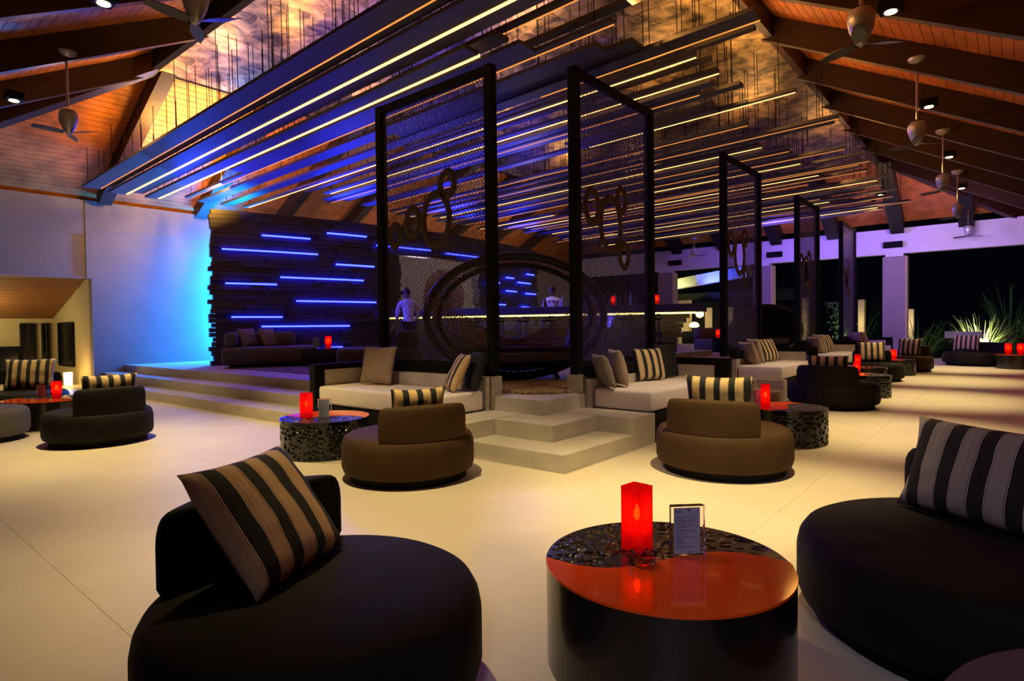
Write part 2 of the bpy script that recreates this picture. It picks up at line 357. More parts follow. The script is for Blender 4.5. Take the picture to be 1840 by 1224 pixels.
# far eave beam and columns
fa = MB().box(XW, 6.2, YF, YF+.35, 3.88, 4.80).build('wall_far', M_white); struct('wall_far', fa)
for i, x in enumerate((-12.45, -8.1, -3.42)):
    c = empty('trim_%d' % (12+i), (x, YF+.17, 0)); c['kind'] = 'structure'
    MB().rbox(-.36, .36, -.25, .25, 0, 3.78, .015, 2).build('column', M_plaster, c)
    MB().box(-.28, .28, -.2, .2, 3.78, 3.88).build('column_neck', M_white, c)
    MB().box(.36, .40, -.25, .25, 0, 3.78).build('edge_trim', M_warmwall, c)
for i, x in enumerate((-11.95, -7.6, -3.45)):
    tag(MB().rbox(x-.3, x+.3, YF-.18, YF, 4.1, 4.32, .02, 2).build('wall_speaker', M_black), ['small black speaker box on the far beam beside the bar', 'small black speaker box on the far beam behind the screens', 'small black speaker box on the far beam over the wide violet column'][i], 'speaker')

# ---------------------------------------------------------------- roof
H = 6.6; XR, XL, YN, YM = -3.52, -13.27, 4.81, 22.6
SR = .53; SL = (H-4.62)/(XL-XW)
mc = empty('ceiling'); mc['kind'] = 'structure'
nx, ny = 4, 8
sheet = MB().box(-(XR-XL)/nx/2+.006, (XR-XL)/nx/2-.006, -(YM-YN)/ny/2+.006, (YM-YN)/ny/2-.006, 0, .03).mesh('sheet', M_metalceil)
for i in range(nx):
    for j in range(ny):
        obj('sheet', sheet, mc, (XL+(i+.5)*(XR-XL)/nx, YN+(j+.5)*(YM-YN)/ny, H))
def zr(x): return H-SR*(x-XR)
def znn(y): return H-SR*(YN-y)
def zl(x): return H-SL*(XL-x)
def zf(y): return H-SR*(y-YM)
XE = 3.2; YE = -1.6
def quadboards(name, a, b, c, d, n, th=.03):
    """planks between edge a-b (top) and d-c (bottom), n planks running along the edge"""
    a, b, c, d = map(Vector, (a, b, c, d)); r = empty(name); r['kind'] = 'structure'
    up = ((b-a).cross(d-a)).normalized(); up = up if up.z > 0 else -up
    for i in range(n):
        t0 = i/n; t1 = (i+1)/n-.014/ max((d-a).length/ n, .01)/n*1.0
        p = [a.lerp(d, t0), b.lerp(c, t0), b.lerp(c, t1), a.lerp(d, t1)]
        vs = [v for v in p]+[v+up*th for v in p]
        MB().add(vs, [(0, 1, 2, 3), (7, 6, 5, 4), (0, 4, 5, 1), (1, 5, 6, 2), (2, 6, 7, 3), (3, 7, 4, 0)]).build('roof_board', M_board, r)
    return r
RB = .42    # boards lie this far above the rafter undersides
dR = XE-XR
quadboards('roof_right', (XR, YN, zr(XR)+RB), (XR, YM, zr(XR)+RB), (XE, YM+dR, zr(XE)+RB), (XE, YN-dR, zr(XE)+RB), 50)
quadboards('roof_near', (XL, YN, H+RB), (XR, YN, H+RB), (XR+YN-YE, YE, znn(YE)+RB), (XL-(YN-YE), YE, znn(YE)+RB), 46)
quadboards('roof_left', (XL, YN, H+RB), (XL, YM, H+RB), (XW-.3, YM+3.3, zl(XW-.3)+RB-.35), (XW-.3, YN-3.6, zl(XW-.3)+RB-.35), 34)
quadboards('roof_far', (XL, YM, H+RB), (XR, YM, H+RB), (XR+3.7, YM+3.7, zf(YM+3.7)+RB), (XW, YM+3.7, zf(YM+3.7)+RB), 26)
lid = struct('roof_lid', MB().box(XL-.2, XR+.2, YN-.2, YM+.2, H+RB+.05, H+RB+.15).build('roof_lid', M_black))
# rafters: right slope (run along x)
def rafter(name, p, q, w=.13, h=.42, m=None):
    o = MB().beam((p[0], p[1], p[2]+h/2), (q[0], q[1], q[2]+h/2), w, h).build(name, m or M_rafter)
    return o
rr = empty('rafters_right'); rr['kind'] = 'structure'
for k in range(10):
    y = 4.8+2.27*k
    if y > YM+2.5: break
    x0 = XR if y <= YM else XR+(y-YM)
    rafter('rafter', (x0-.05, y, zr(x0)), (XE, y, zr(XE))).parent = rr
rn = empty('rafters_near'); rn['kind'] = 'structure'
for x in (-11.1, -8.65, -6.2, -3.75, -1.5, .7, 2.9, -13.55, -16.0):
    y0 = YN if XL < x < XR else YN-max(XL-x, x-XR)
    rafter('rafter', (x, y0, znn(y0)), (x, YE, znn(YE))).parent = rn
rl = empty('rafters_left'); rl['kind'] = 'structure'
for k in range(8):
    y = 5.0+2.3*k
    rafter('rafter', (XL+.05, y, H), (XW+.15, y, zl(XW+.15)-.2), .28, .45).parent = rl
rf = empty('rafters_far'); rf['kind'] = 'structure'
for x in (-11.8, -9.7, -7.5, -5.4, -3.3, -1.3):
    y0 = YM+max(0, x-XR)
    rafter('rafter', (x, y0, zf(y0)), (x, YF-.05, zf(YF)-.25), .42, .5, M_blackwood).parent = rf
hp = empty('hip_rafters'); hp['kind'] = 'structure'
rafter('rafter', (XR, YM, H), (XE, YM+dR, zr(XE)), .22, .45).parent = hp
rafter('rafter', (XR, YN, H), (XR+(YN-YE), YE, znn(YE)), .22, .45).parent = hp
rafter('rafter', (XL, YN, H), (XL-3.6, YN-3.6, H-SR*3.6), .22, .45).parent = hp
rafter('rafter', (XL, YM, H), (XW+.2, YM+3.3, H-SR*3.3), .22, .45).parent = hp
rg = empty('ring_beam'); rg['kind'] = 'structure'
MB().box(XR, XR+.12, YN-.1, YM+.1, H-.02, H+.42).build('ring_board', M_rafter, rg)
MB().box(XL-.12, XL, YN-.1, YM+.1, H-.0, H+.42).build('ring_board', M_black, rg)
MB().box(XL, XR, YN-.12, YN, H-.0, H+.42).build('ring_board', M_black, rg)
MB().box(XL, XR, YM, YM+.12, H-.0, H+.42).build('ring_board', M_board, rg)

# ---------------------------------------------------------------- downlights (fixtures)
def downlight(loc, label, ax):
    t = empty('ceiling_downlight', loc, 0, label, 'downlight')
    MB().rbox(-.13, .13, -.11, .11, .0, .12, .01, 2).build('housing', M_black, t)
    MB().lathe([(.085, -.012), (.085, .0)], 20).build('trim_ring', M_chrome, t)
    MB().lathe([(.065, -.018), (.065, -.011)], 20).build('lens', E_down, t)
nms = ['nearest', 'second', 'third', 'fourth']
for i, y in enumerate((8.6, 12.8, 17.0, 21.2)):
    downlight((-1.17, y, 5.12), 'lit square downlight on the right roof slope, %s along the row of fans' % nms[i], 0)
downlight((-12.4, 2.35, 5.12), 'lit downlight on the dark rafters above the left wall opening', 0)
downlight((-8.0, 2.35, 5.12), 'lit downlight at the top left edge of the roof', 0)
downlight((-3.2, 21.6, 5.3), 'small lit downlight on the far roof slope behind the slat ends', 0)

# ---------------------------------------------------------------- fans
def make_fan(rod, label, loc):
    t = empty('ceiling_fan', loc, 0, label, 'ceiling fan', 'ceiling fans under the rafters')
    MB().lathe([(.02, rod), (.06, rod+.015), (.12, rod+.05), (.14, rod+.10), (.14, rod+.11)], 24).build('canopy', M_steel, t, True)
    MB().tube([(0, 0, .30), (0, 0, rod+.06)], .018, 10).build('rod', M_chrome, t, True)
    MB().lathe([(r_*.74, .08+(z_-.08)*.74) for r_, z_ in ((.012, -.20), (.05, -.17), (.10, -.08), (.15, .04), (.175, .16), (.165, .25), (.12, .31), (.04, .33), (.01, .33))], 28).build('motor', M_steel, t, True)
    for k in range(3):
        a = 2*PI*k/3+.6; m = MB(); n = 10; rr_ = []
        for i in range(n+1):
            s_ = i/n; r = .06+.40*s_; w = .03+.035*math.sin(PI*min(1, s_*1.1)); z = -.10
            c, s = math.cos(a), math.sin(a)
            pts = []
            for (o, dz) in ((-w, -.01), (w, .018), (w, .026), (-w, -.002)):
                pts.append((r*c-o*s, r*s+o*c, z+dz))
            rr_.append(pts)
        m.stack(rr_); m.build('blade', M_blade, t, True)
    return t
FZ = 4.30
for i, y in enumerate((7.07, 11.6, 16.1, 20.4, 25.2)):
    lb = 'steel teardrop ceiling fan on a rod, %s along the right roof slope' % (['nearest', 'second', 'third', 'fourth', 'farthest'][i])
    make_fan([1.15, 1.15, 1.1, 1.05, .95][i], lb, (-1.22, y, FZ))
make_fan(1.02, 'steel ceiling fan hanging at the far left over the entrance opening', (-11.1, 2.75, 4.5))
make_fan(1.02, 'large steel ceiling fan in front of the corner of the bronze ceiling', (-6.15, 2.58, 4.47))
make_fan(.55, 'tiny ceiling fan before the violet far beam over the bar end', (-10.3, 24.2, 4.35))

# ---------------------------------------------------------------- hung slats
def sz(x): return 4.92+.0226*(x+4.4)
SLG = 'timber slats hung on wires under the bronze ceiling'
wire = MB().tube([(0, 0, 0), (0, 0, 1)], .0065, 4).mesh('wire', M_black)
def slat(y, x0, x1, w, dz, strip=0, th=.05, label=None, top=False):
    if y < 7.4 and w >= .2: w = min(w*1.25, .34)
    xm = (x0+x1)/2; L = x1-x0; z0 = sz(xm)+dz
    t = empty('ceiling_slat', (xm, y, z0), 0, label or ('long dark timber slat hung on wires in the ceiling field' if not strip else 'dark timber slat with a glowing warm light strip in the ceiling field'), 'slat', SLG if not strip else 'lit slats under the bronze ceiling')
    t.rotation_euler = (0, -math.atan(.0226), -.004)
    MB().box(-L/2, L/2, -w/2, w/2, 0, th).build('board', M_slat, t)
    if strip:
        m = E_warm if strip == 1 else E_warm2; sw = .045 if y < 6.1 and strip == 1 else .020
        MB().box(-L/2+.1, L/2-.02, w/2+.004, w/2+.004+sw, -.006, .028).build('light_strip', m, t)
    nw = max(2, int(L/1.5)); 
    for k in range(nw):
        xx = -L/2+.25+(L-.5)*k/(nw-1); h = H-(z0+.0226*xx)-th
        if xm+xx < XL or xm+xx > XR or y < YN or y > YM: h = min(h, .9)
        for s in ((-1, 1) if w > .2 else (0,)):
            o = obj('wire', wire, t, (xx, s*w*.35, th)); o.scale = (1, 1, h)
    return t
YL0 = lambda y: -16.4
# near, hand placed slats (y, x0, x1, width, dz, strip)
near = [(4.40, -16.3, -2.6, .26, .02, 2), (4.70, -16.3, -2.9, .20, .10, 0), (4.92, -16.3, -3.2, .26, -.02, 1), (5.30, -16.2, -3.4, .24, .04, 0),
        (5.62, -16.2, -5.3, .20, -.04, 1), (5.86, -16.0, -5.0, .22, .12, 0), (6.06, -12.6, -4.75, .30, -.02, 0),
        (6.12, -7.6, -3.5, .10, .38, 2), (6.38, -16.0, -3.7, .10, .05, 2), (6.60, -9.0, -2.6, .14, .33, 0), (6.78, -16.0, -4.1, .24, .0, 0),
        (7.08, -8.6, -3.75, .24, .04, 1), (7.34, -16.0, -3.5, .20, .0, 0), (7.55, -5.9, -2.4, .28, .12, 2), (7.86, -16.0, -3.3, .10, .02, 1), (8.1, -9.6, -2.6, .10, .22, 0)]
for a in near: slat(*a)
ends = [(8.40, -3.30), (8.62, -3.29), (8.85, -3.45), (9.05, -3.75), (9.35, -3.2), (9.70, -3.45), (9.98, -3.79), (10.2, -3.4), (10.52, -2.75), (10.8, -4.2), (11.08, -3.7),
        (11.4, -3.9), (11.76, -2.37), (12.1, -3.6), (12.46, -2.6), (12.75, -4.0), (13.02, -3.5), (13.3, -3.6), (13.62, -4.4), (13.95, -2.7), (14.3, -3.8)]
y = 14.6
while y < 22.8:
    ends.append((y, random.choice((-2.5, -2.8, -3.3, -3.8, -4.3)))); y += random.uniform(.20, .30)
for i, (y, xe) in enumerate(ends):
    long = random.random() < .86
    x0 = -14.2+random.random() if long else xe-random.uniform(2.2, 6)
    w = random.choice((.10, .10, .14, .18, .24)); st_ = 1 if i % 7 == 1 else (2 if i % 7 in (3, 5) else 0)
    slat(y, max(x0, -13.9), xe, w, random.uniform(-.03, .42) if not long else random.uniform(-.03, .2), st_)
    if i % 2 == 0 and not long:
        slat(y+.02, -14.0, xe-7.0, random.choice((.10, .16)), random.uniform(-.03, .15), random.choice((0, 0, 1, 2)))

# ================================================================== TIMBER WALL with blue strips
# plan curve of the wall front
ctrl = [(-15.0, 6.55), (-14.55, 8.0), (-14.18, 9.6), (-13.95, 11.2), (-13.78, 12.8), (-13.78, 14.4), (-14.0, 16.2), (-14.45, 18.6)]
arc = [0]
for a, b in zip(ctrl, ctrl[1:]): arc.append(arc[-1]+math.dist(a, b))
def wp(s):
    s = max(0, min(arc[-1]-1e-4, s))
    for i in range(len(arc)-1):
        if s <= arc[i+1]:
            t = (s-arc[i])/(arc[i+1]-arc[i]); a, b = ctrl[i], ctrl[i+1]
            return Vector((a[0]+t*(b[0]-a[0]), a[1]+t*(b[1]-a[1]), 0)), math.atan2(b[1]-a[1], b[0]-a[0])
tw = empty('wall_timber'); tw['kind'] = 'structure'
leds = [(1.12, 2.31, 3.74), (2.76, 3.89, 3.93), (4.20, 6.05, 3.72), (.20, 2.50, 3.345), (2.99, 4.11, 3.11), (.26, 1.45, 2.515), (1.53, 3.77, 2.705), (1.92, 4.15, 2.105), (.38, 1.56, 1.69), (1.07, 3.33, 1.45), (1.12, 1.48, 1.045), (2.72, 3.13, .875),
        (6.65, 8.3, 3.68)]
RH = .115; rows = int((4.2-PZ)/RH)+1
S1 = 4.95; S2 = 8.25; SE = arc[-1]
leds2 = [(8.7, 9.35, 2.9), (9.75, 10.3, 3.12), (10.6, 11.6, 3.0), (9.75, 10.5, 2.65), (8.95, 9.7, 2.15), (11.2, 12.0, 2.62), (10.9, 11.5, 2.1), (10.4, 12.0, 1.95), (11.3, 11.9, 3.35)]
ALL = leds+leds2
bmesh_cache = {}
def led_row(z):
    return int((z-PZ)/RH)
ledrows = {}
for a, b, z in ALL: ledrows.setdefault(led_row(z), []).append((a, b))
nb = 0
rest = MB()
for r in range(rows):
    z = PZ+r*RH
    spans = [(0, S1), (S2, SE)] if z < 3.45 else [(0, SE)]
    for (sa, sb) in spans:
        s = sa-random.uniform(0, .12); sb += random.uniform(0, .12)
        while s < sb:
            L = random.uniform(.7, 1.9); e = min(s+L, sb)
            if sb-e < .3: e = sb
            m = (s+e)/2; ang = wp(m)[1]; p0 = wp(m)[0]
            if s < 0: p0 = wp(0)[0]+Vector((math.cos(wp(0.1)[1]), math.sin(wp(0.1)[1]), 0))*m; ang = wp(.1)[1]
            pr_ = random.uniform(0, .05)
            # recess where a light strip sits
            lit = any(a < m < b for a, b in ledrows.get(r, []))
            if lit: pr_ = -.05
            n = Vector((math.sin(ang), -math.cos(ang), 0))
            x1 = (e-s)/2-.004
            key = (round(x1, 1), r % 3)
            mb_ = MB().box(-x1, x1, -.12, .16, .004, RH-.004)
            o = mb_.build('timber_block', M_block, tw) if nb < 295 else None
            if o:
                o.location = (p0+n*pr_+Vector((0, 0, z))); o.rotation_euler = (0, 0, ang); nb += 1
            else:
                R_ = Matrix.Translation(p0+n*pr_+Vector((0, 0, z))) @ Matrix.Rotation(ang, 4, 'Z')
                rest.add([R_ @ Vector(v) for v in mb_.v], mb_.f)
            s = e
if rest.v: rest.build('timber_block', M_block, tw)['kind'] = 'stuff'
def curve_panel(sa, sb, z0, z1):
    m = MB(); n_ = 24; rings = []
    for i in range(n_+1):
        p, ang = wp(sa+(sb-sa)*i/n_); n = Vector((math.sin(ang), -math.cos(ang), 0))
        rings.append([p-n*.0+Vector((0, 0, z0)), p-n*.10+Vector((0, 0, z0)), p-n*.10+Vector((0, 0, z1)), p-n*.0+Vector((0, 0, z1))])
    m.stack(rings).build('leak_stop_panel', M_black, tw)  # added behind the blocks to stop light leaking through the gaps
curve_panel(.05, S1-.05, PZ, 4.2); curve_panel(S2+.05, SE-.05, PZ, 4.2); curve_panel(S1-.05, S2+.05, 3.52, 4.2)
for a, b, z in ALL:
    pts = []; n_ = max(2, int((b-a)/.3)+1)
    for i in range(n_+1):
        p, ang = wp(a+(b-a)*i/n_); n = Vector((math.sin(ang), -math.cos(ang), 0))
        pts.append(p+n*.19+Vector((0, 0, z)))
    MB().tube(pts, .022, 6).build('light_strip', E_led, tw)
MB().tube([(-15.35, 6.75, PZ+.05), (-15.35, 6.75, 4.1)], .02, 6).build('light_strip', E_led2, tw)

# ================================================================== SCREENS
def net_mesh(Wd, Hh, holes, cell=.052, asp=1.25, th=.0042):
    """zigzag netting in the local XZ plane, with round holes left out"""
    m = MB(); nx_ = int(Wd/cell); nz_ = int(Hh/(cell*asp)); cx = Wd/nx_; cz = Hh/nz_
    rnd = random.Random(3)
    P = {}
    def pt(i, j):
        if (i, j) not in P:
            jx = 0 if i in (0, 2*nx_) else rnd.uniform(-.16, .16)*cx
            P[(i, j)] = Vector((i*cx/2+jx, 0, j*cz/2+rnd.uniform(-.12, .12)*cz))
        return P[(i, j)]
    for i in range(2*nx_):
        for j in range(2*nz_):
            if (i+j) % 2 == 0: a, b = pt(i, j), pt(i+1, j+1)
            else: a, b = pt(i, j+1), pt(i+1, j)
            mx = (a+b)/2
            if any(((mx.x-h[0])/h[2])**2+((mx.z-h[1])/h[3])**2 < 1 for h in holes): continue
            d = (b-a).normalized(); s = Vector((d.z, 0, -d.x))*th; yv = Vector((0, th, 0))
            vs = [a+s-yv*.5, a-s-yv*.5, a+yv, b+s-yv*.5, b-s-yv*.5, b+yv]
            m.add(vs, [(0, 1, 4, 3), (1, 2, 5, 4), (2, 0, 3, 5)])
    return m
def ring_mesh(h, w=.055):
    m = MB(); n = 28; rings = []
    for k in range(n):
        a = 2*PI*k/n; c, s = math.cos(a), math.sin(a); rg_ = []
        for q in range(6):
            b = 2*PI*q/6; rr_ = w*math.cos(b)
            rg_.append((h[0]+(h[2]+rr_)*c, .022*math.sin(b), h[1]+(h[3]+rr_)*s))
        rings.append(rg_)
    rings.append(rings[0]); m.stack(rings, False)
    return m
SH = 3.86
def make_screen(Wd, label, holes):
    t = empty('woven_screen', (0, 0, 0), 0, label, 'screen')
    for x in (.045, Wd-.045): MB().rbox(x-.06, x+.06, -.06, .06, 0, SH, .006, 1).build('post', M_black, t)
    MB().rbox(.1, Wd-.1, -.045, .045, SH-.10, SH, .006, 1).build('top_rail', M_black, t)
    MB().rbox(.1, Wd-.1, -.05, .05, 0, .17, .006, 1).build('bottom_rail', M_black, t)
    n = net_mesh(Wd-.2, SH-.27, [(h[0]-.1, h[1]-.17, h[2]+.03, h[3]+.03) for h in holes]).build('net', M_net, t); n.location = (.1, 0, .17); n['kind'] = 'stuff'
    for h in holes: ring_mesh(h).build('woven_ring', M_ringm, t, True)
    return t
# screen local x grows from the corner post outwards; z from the plinth
h1 = [(.83, 2.52, .13, .16), (1.05, 2.08, .25, .35), (1.53, 2.10, .13, .19), (1.92, 1.95, .11, .15)]
h2 = [(.92, 2.0, .26, .36), (.45, 2.18, .15, .21), (1.22, 2.38, .12, .15), (1.28, 1.60, .12, .16)]
s1 = make_screen(2.25, 'tall black framed net screen with woven rings standing left of the corner steps', h1)
s1.location = (-4.96, 5.60, .744); s1.rotation_euler = (0, 0, PI)
s2 = make_screen(2.1, 'tall black framed net screen with woven rings standing right of the corner steps', h2)
s2.location = (-4.26, 6.30, .744); s2.rotation_euler = (0, 0, PI/2)
for k, lb in ((1, 'net screen with rings standing over the second white daybed'), (2, 'net screen with rings standing behind the round black pod chair'), (3, 'narrowest and farthest net screen near the violet column')):
    dup(s2, (-4.26, 6.30+5.03*k, .744), PI/2, lb)

# ================================================================== PLATFORM DAYBEDS
def box_part(name, b, m, t, r=.0):
    return (MB().rbox(*b, r, 3) if r else MB().box(*b)).build(name, m, t, bool(r))
def daybed(loc, rz, L, label):
    """local x along the bed, back at +y, front at y=0"""
    t = empty('daybed', loc, rz, label, 'daybed')
    box_part('base', (0, L, .0, .95, 0, .335), M_black, t)
    box_part('mattress', (.02, L-.14, .03, .82, .345, .585), M_cream, t, .035)
    box_part('back_panel', (.0, L-.1, .84, .92, .345, .70), M_stone, t)
    box_part('back_rail', (.0, L, .84, .95, .74, .86), M_black, t)
    box_part('arm', (L-.12, L, .0, .95, .335, .86), M_black, t)
    box_part('arm_panel', (L-.16, L-.125, .2, .82, .58, .76), M_stone, t)
    return t
# left of the corner: runs towards -x, the back towards +y.  mirrored along x
def daybed_left():
    t = empty('daybed', (-4.92, 4.50, 0), 0, 'cream daybed with a black frame left of the corner steps', 'daybed')
    L = 2.48
    box_part('base', (-L, 0, .0, .93, 0, .335), M_black, t)
    box_part('mattress', (-L+.16, -.02, .03, .84, .345, .585), M_cream, t, .035)
    box_part('back_panel', (-L+.1, 0, .86, .93, .345, .745), M_stone, t)
    box_part('arm', (-L, -L+.13, .0, .95, .335, .88), M_black, t)
    box_part('arm_panel', (-L+.131, -L+.16, .15, .84, .58, .80), M_stone, t)
daybed_left()
# right side: back is towards -x: rotate by +90 deg, local x -> +y, local y -> -x
bl = ['long cream daybed with a black end arm right of the corner steps', 'white daybed under the second net screen', 'white daybed in the third bay behind the black round sofa', 'farthest white daybed near the violet column']
for k in range(4):
    daybed((-3.17, 6.30+5.03*k, 0), PI/2, 2.45, bl[k])

# ================================================================== CUSHIONS
def pillow_mesh(w, h, d, m, name='cover', seed=0, n=18):
    rnd = random.Random(seed); vs = []; fs = []
    for side in (1, -1):
        for j in range(n+1):
            for i in range(n+1):
                u = -1+2*i/n; v = -1+2*j/n
                k = (1-abs(u)**2.6)*(1-abs(v)**2.6); t = max(0, k)**.42
                pin = 1-.07*(1-abs(u)**2)*(abs(v)**2)
                pin2 = 1-.07*(1-abs(v)**2)*(abs(u)**2)
                x = u*w/2*pin2; z = v*h/2*pin
                y = side*d/2*t+side*.012*noise.noise(Vector((u*2.1+seed, v*2.3, side)))*t
                vs.append((x, y, z))
    N = (n+1)**2
    for s in range(2):
        for j in range(n):
            for i in range(n):
                a = s*N+j*(n+1)+i; q = (a, a+1, a+n+2, a+n+1); fs.append(q if s else q[::-1])
    o = MB().add(vs, fs); me = o.mesh(name, m, True)
    bm = bmesh.new(); bm.from_mesh(me); bmesh.ops.remove_doubles(bm, verts=bm.verts, dist=.0004); bm.to_mesh(me); bm.free()
    me.polygons.foreach_set('use_smooth', [True]*len(me.polygons))
    return me
def cushion(loc, rz, tilt, w, h, d, m, label, group=None, seed=0, roll=0):
    """loc = middle of the bottom edge; rz turns the face; tilt leans it back (towards local +y)"""
    o = obj('cushion', pillow_mesh(w, h, d, m, 'cushion', seed))
    R_ = Matrix.Rotation(rz, 4, 'Z') @ Matrix.Rotation(-tilt, 4, 'X') @ Matrix.Rotation(roll, 4, 'Y')
    o.matrix_world = Matrix.Translation(loc) @ R_ @ Matrix.Translation((0, 0, h/2-.01))
    tag(o, label, 'cushion', group)
    return o

# ================================================================== ROUND SOFAS
def lens(r, d, n=14, k=1.0):
    a0 = math.acos(d/r); pts = [(r*math.cos(-a0+2*a0*i/n), r*math.sin(-a0+2*a0*i/n)) for i in range(n+1)]
    c = r*math.sin(a0); m_ = 6
    pts += [(d-.0*math.sin(PI*i/m_), c-2*c*i/m_) for i in range(1, m_)]
    for _ in range(3):
        pts = [q for a, b in zip(pts, pts[1:]+pts[:1]) for q in ((.75*a[0]+.25*b[0], .75*a[1]+.25*b[1]), (.25*a[0]+.75*b[0], .25*a[1]+.75*b[1]))] if len(pts) < 130 else pts
    return pts
def offset_ring(pts, f, cx, cy):
    return [((x-cx)*f+cx, (y-cy)*f+cy) for x, y in pts]
def round_sofa(loc, rz, r, m, label, back=True, bm_=None, d=.66, bh=.27, group=None):
    """backrest on the local +x side"""
    t = empty('round_sofa', loc, rz, label, 'sofa', group)
    MB().lathe([(r*.88, 0), (r*.88, .075)], 48).build('plinth', M_black, t, True)
    pr_ = [(r*.5, .07), (r*.93, .07), (r*.975, .085), (r, .13), (r, .30), (r*.985, .35), (r*.95, .388), (r*.90, .405), (r*.6, .413), (r*.02, .415)]
    MB().lathe(pr_, 64).build('seat', m, t, True)
    if back:
        R0 = r*.955; pts = lens(R0, r*d); cx = r*(.955+d)/2; rings = []
        for f, z in ((.97, .395), (1, .42), (1, .42+bh*.55), (.992, .42+bh*.72), (.972, .42+bh*.84), (.94, .42+bh*.93), (.89, .42+bh*.98), (.82, .42+bh), (.4, .42+bh+.006)):
            rings.append([(x, y_, z) for x, y_ in offset_ring(pts, f, cx, 0)])
        MB().stack(rings).build('backrest', bm_ or m, t, True)
    return t
D = math.radians
round_sofa((-4.29, 3.61, 0), D(-22), .60, M_brown, 'round brown sofa in front of the corner steps, striped cushion on its back')
round_sofa((-2.10, 5.57, 0), D(-82), .61, M_brown, 'round brown sofa with pale striped cushion right of the corner steps')
round_sofa((-2.27, 10.81, 0), D(-88), .67, M_char, 'round black sofa before the second daybed')
round_sofa((-8.71, 2.39, 0), D(2), .58, M_char, 'round black sofa at the left before the wide steps')
round_sofa((-1.97, 1.22, 0), D(182), .60, M_char, 'large black round sofa in the left foreground')
round_sofa((-.10, 3.27, 0), D(60), .73, M_char, 'large black round sofa at the right edge with grey striped cushion', d=.42)
round_sofa((.50, 1.86, 0), D(-60), .68, M_grey, 'grey round seat at the bottom right corner', back=False)
round_sofa((-10.05, 1.42, 0), D(0), .55, M_grey, 'grey round seat at the left picture edge', back=False)
round_sofa((-2.55, 16.3, 0), D(105), .62, M_char, 'round black sofa behind the middle drum table, striped cushion on it')
round_sofa((-2.25, 19.9, 0), D(75), .56, M_brown, 'far round brown sofa left of the violet column base')
round_sofa((-12.4, 2.35, 0), D(150), .62, M_char, 'black round sofa by the left entrance opening')

# cushions on the round sofas
cushion((-4.05, 3.50, .42), D(-22-90), D(10), .50, .43, .15, M_stripe, 'gold and black striped cushion standing on the round brown sofa nearest the steps', seed=1)
cushion((-2.04, 5.34, .42), D(-82-90), D(8), .58, .49, .15, M_stripe, 'wide pale gold and black striped cushion on the right round brown sofa', seed=2)
cushion((-2.27, 10.5, .42), D(-178), D(8), .60, .44, .15, M_stripe, 'gold and black striped cushion on the round black sofa by the second daybed', seed=3)
cushion((-8.45, 2.42, .42), D(2-90), D(8), .60, .44, .15, M_stripe, 'gold and black striped cushion on the left black round sofa', seed=4)
cushion((-2.10, 1.24, .43), D(182-90+22), D(38), .56, .53, .17, M_stripe_big, 'big tan and black striped cushion leaning in the left foreground', seed=5, roll=D(0))
cushion((-.10, 3.40, .43), D(-32), D(20), .86, .47, .18, M_stripe_greylit, 'big grey and black striped cushion at the right picture edge', seed=6)
cushion((-2.62, 16.5, .43), D(105-90), D(18), .58, .50, .16, M_stripe, 'striped cushion on the black sofa behind the middle drum table', seed=7)
cushion((-2.3, 20.1, .43), D(75-90), D(15), .60, .50, .16, M_stripe, 'bright striped cushion on the far brown round sofa', seed=8)
cushion((-12.5, 2.45, .43), D(150-90), D(14), .70, .52, .16, M_stripe, 'gold and black striped cushion beside the left entrance opening', seed=9)

# cushions on the daybeds
cushion((-6.72, 5.08, .605), D(12), D(16), .56, .54, .14, M_linen, 'plain beige linen cushion on the left cream daybed', seed=11)
cushion((-6.98, 5.26, .605), D(12), D(10), .50, .50, .13, M_linen2, 'grey cushion half hidden behind the beige one on the left daybed', seed=12)
cushion((-5.22, 5.02, .605), D(-30), D(28), .42, .50, .14, M_stripe, 'tan and black striped cushion leaning at the right end of the left daybed', seed=13)
cushion((-5.08, 5.26, .605), D(-30), D(14), .48, .48, .15, M_blackcush, 'black cushion beside the striped one on the left daybed', seed=14)
cushion((-3.86, 6.46, .605), D(140), D(20), .46, .44, .16, M_linen2, 'dark grey cushion at the near end of the right daybed', seed=15)
cushion((-3.83, 6.74, .605), D(136), D(14), .48, .48, .16, M_linen, 'beige linen cushion second from the near end of the right daybed', seed=16)
cushion((-3.86, 7.62, .605), D(68), D(16), .52, .46, .15, M_stripe, 'orange and black striped cushion on the right daybed by the screen', seed=17)
cushion((-3.86, 8.15, .605), D(80), D(12), .48, .50, .15, M_blackcush, 'black cushion behind the striped one on the right daybed', seed=18)
cb = ['second', 'third', 'farthest']
for k in (1, 2, 3):
    o_ = 5.03*k
    cushion((-3.84, 6.72+o_, .605), D(140), D(22), .50, .46, .16, M_linen, 'pale grey cushion at the near end of the %s daybed' % cb[k-1], seed=20+k)
    cushion((-3.82, 7.0+o_, .605), D(132), D(16), .50, .50, .16, M_linen, 'pale cushion leaning second on the %s daybed' % cb[k-1], seed=24+k)
    cushion((-3.84, 7.4+o_, .605), D(110), D(18), .50, .50, .15, M_blackcush, 'black cushion between pale and striped ones on the %s daybed' % cb[k-1], seed=28+k)
    cushion((-3.80, 7.75+o_, .605), D(74), D(24), .60, .50, .15, M_stripe, 'orange striped cushion on the %s daybed' % cb[k-1], seed=32+k)

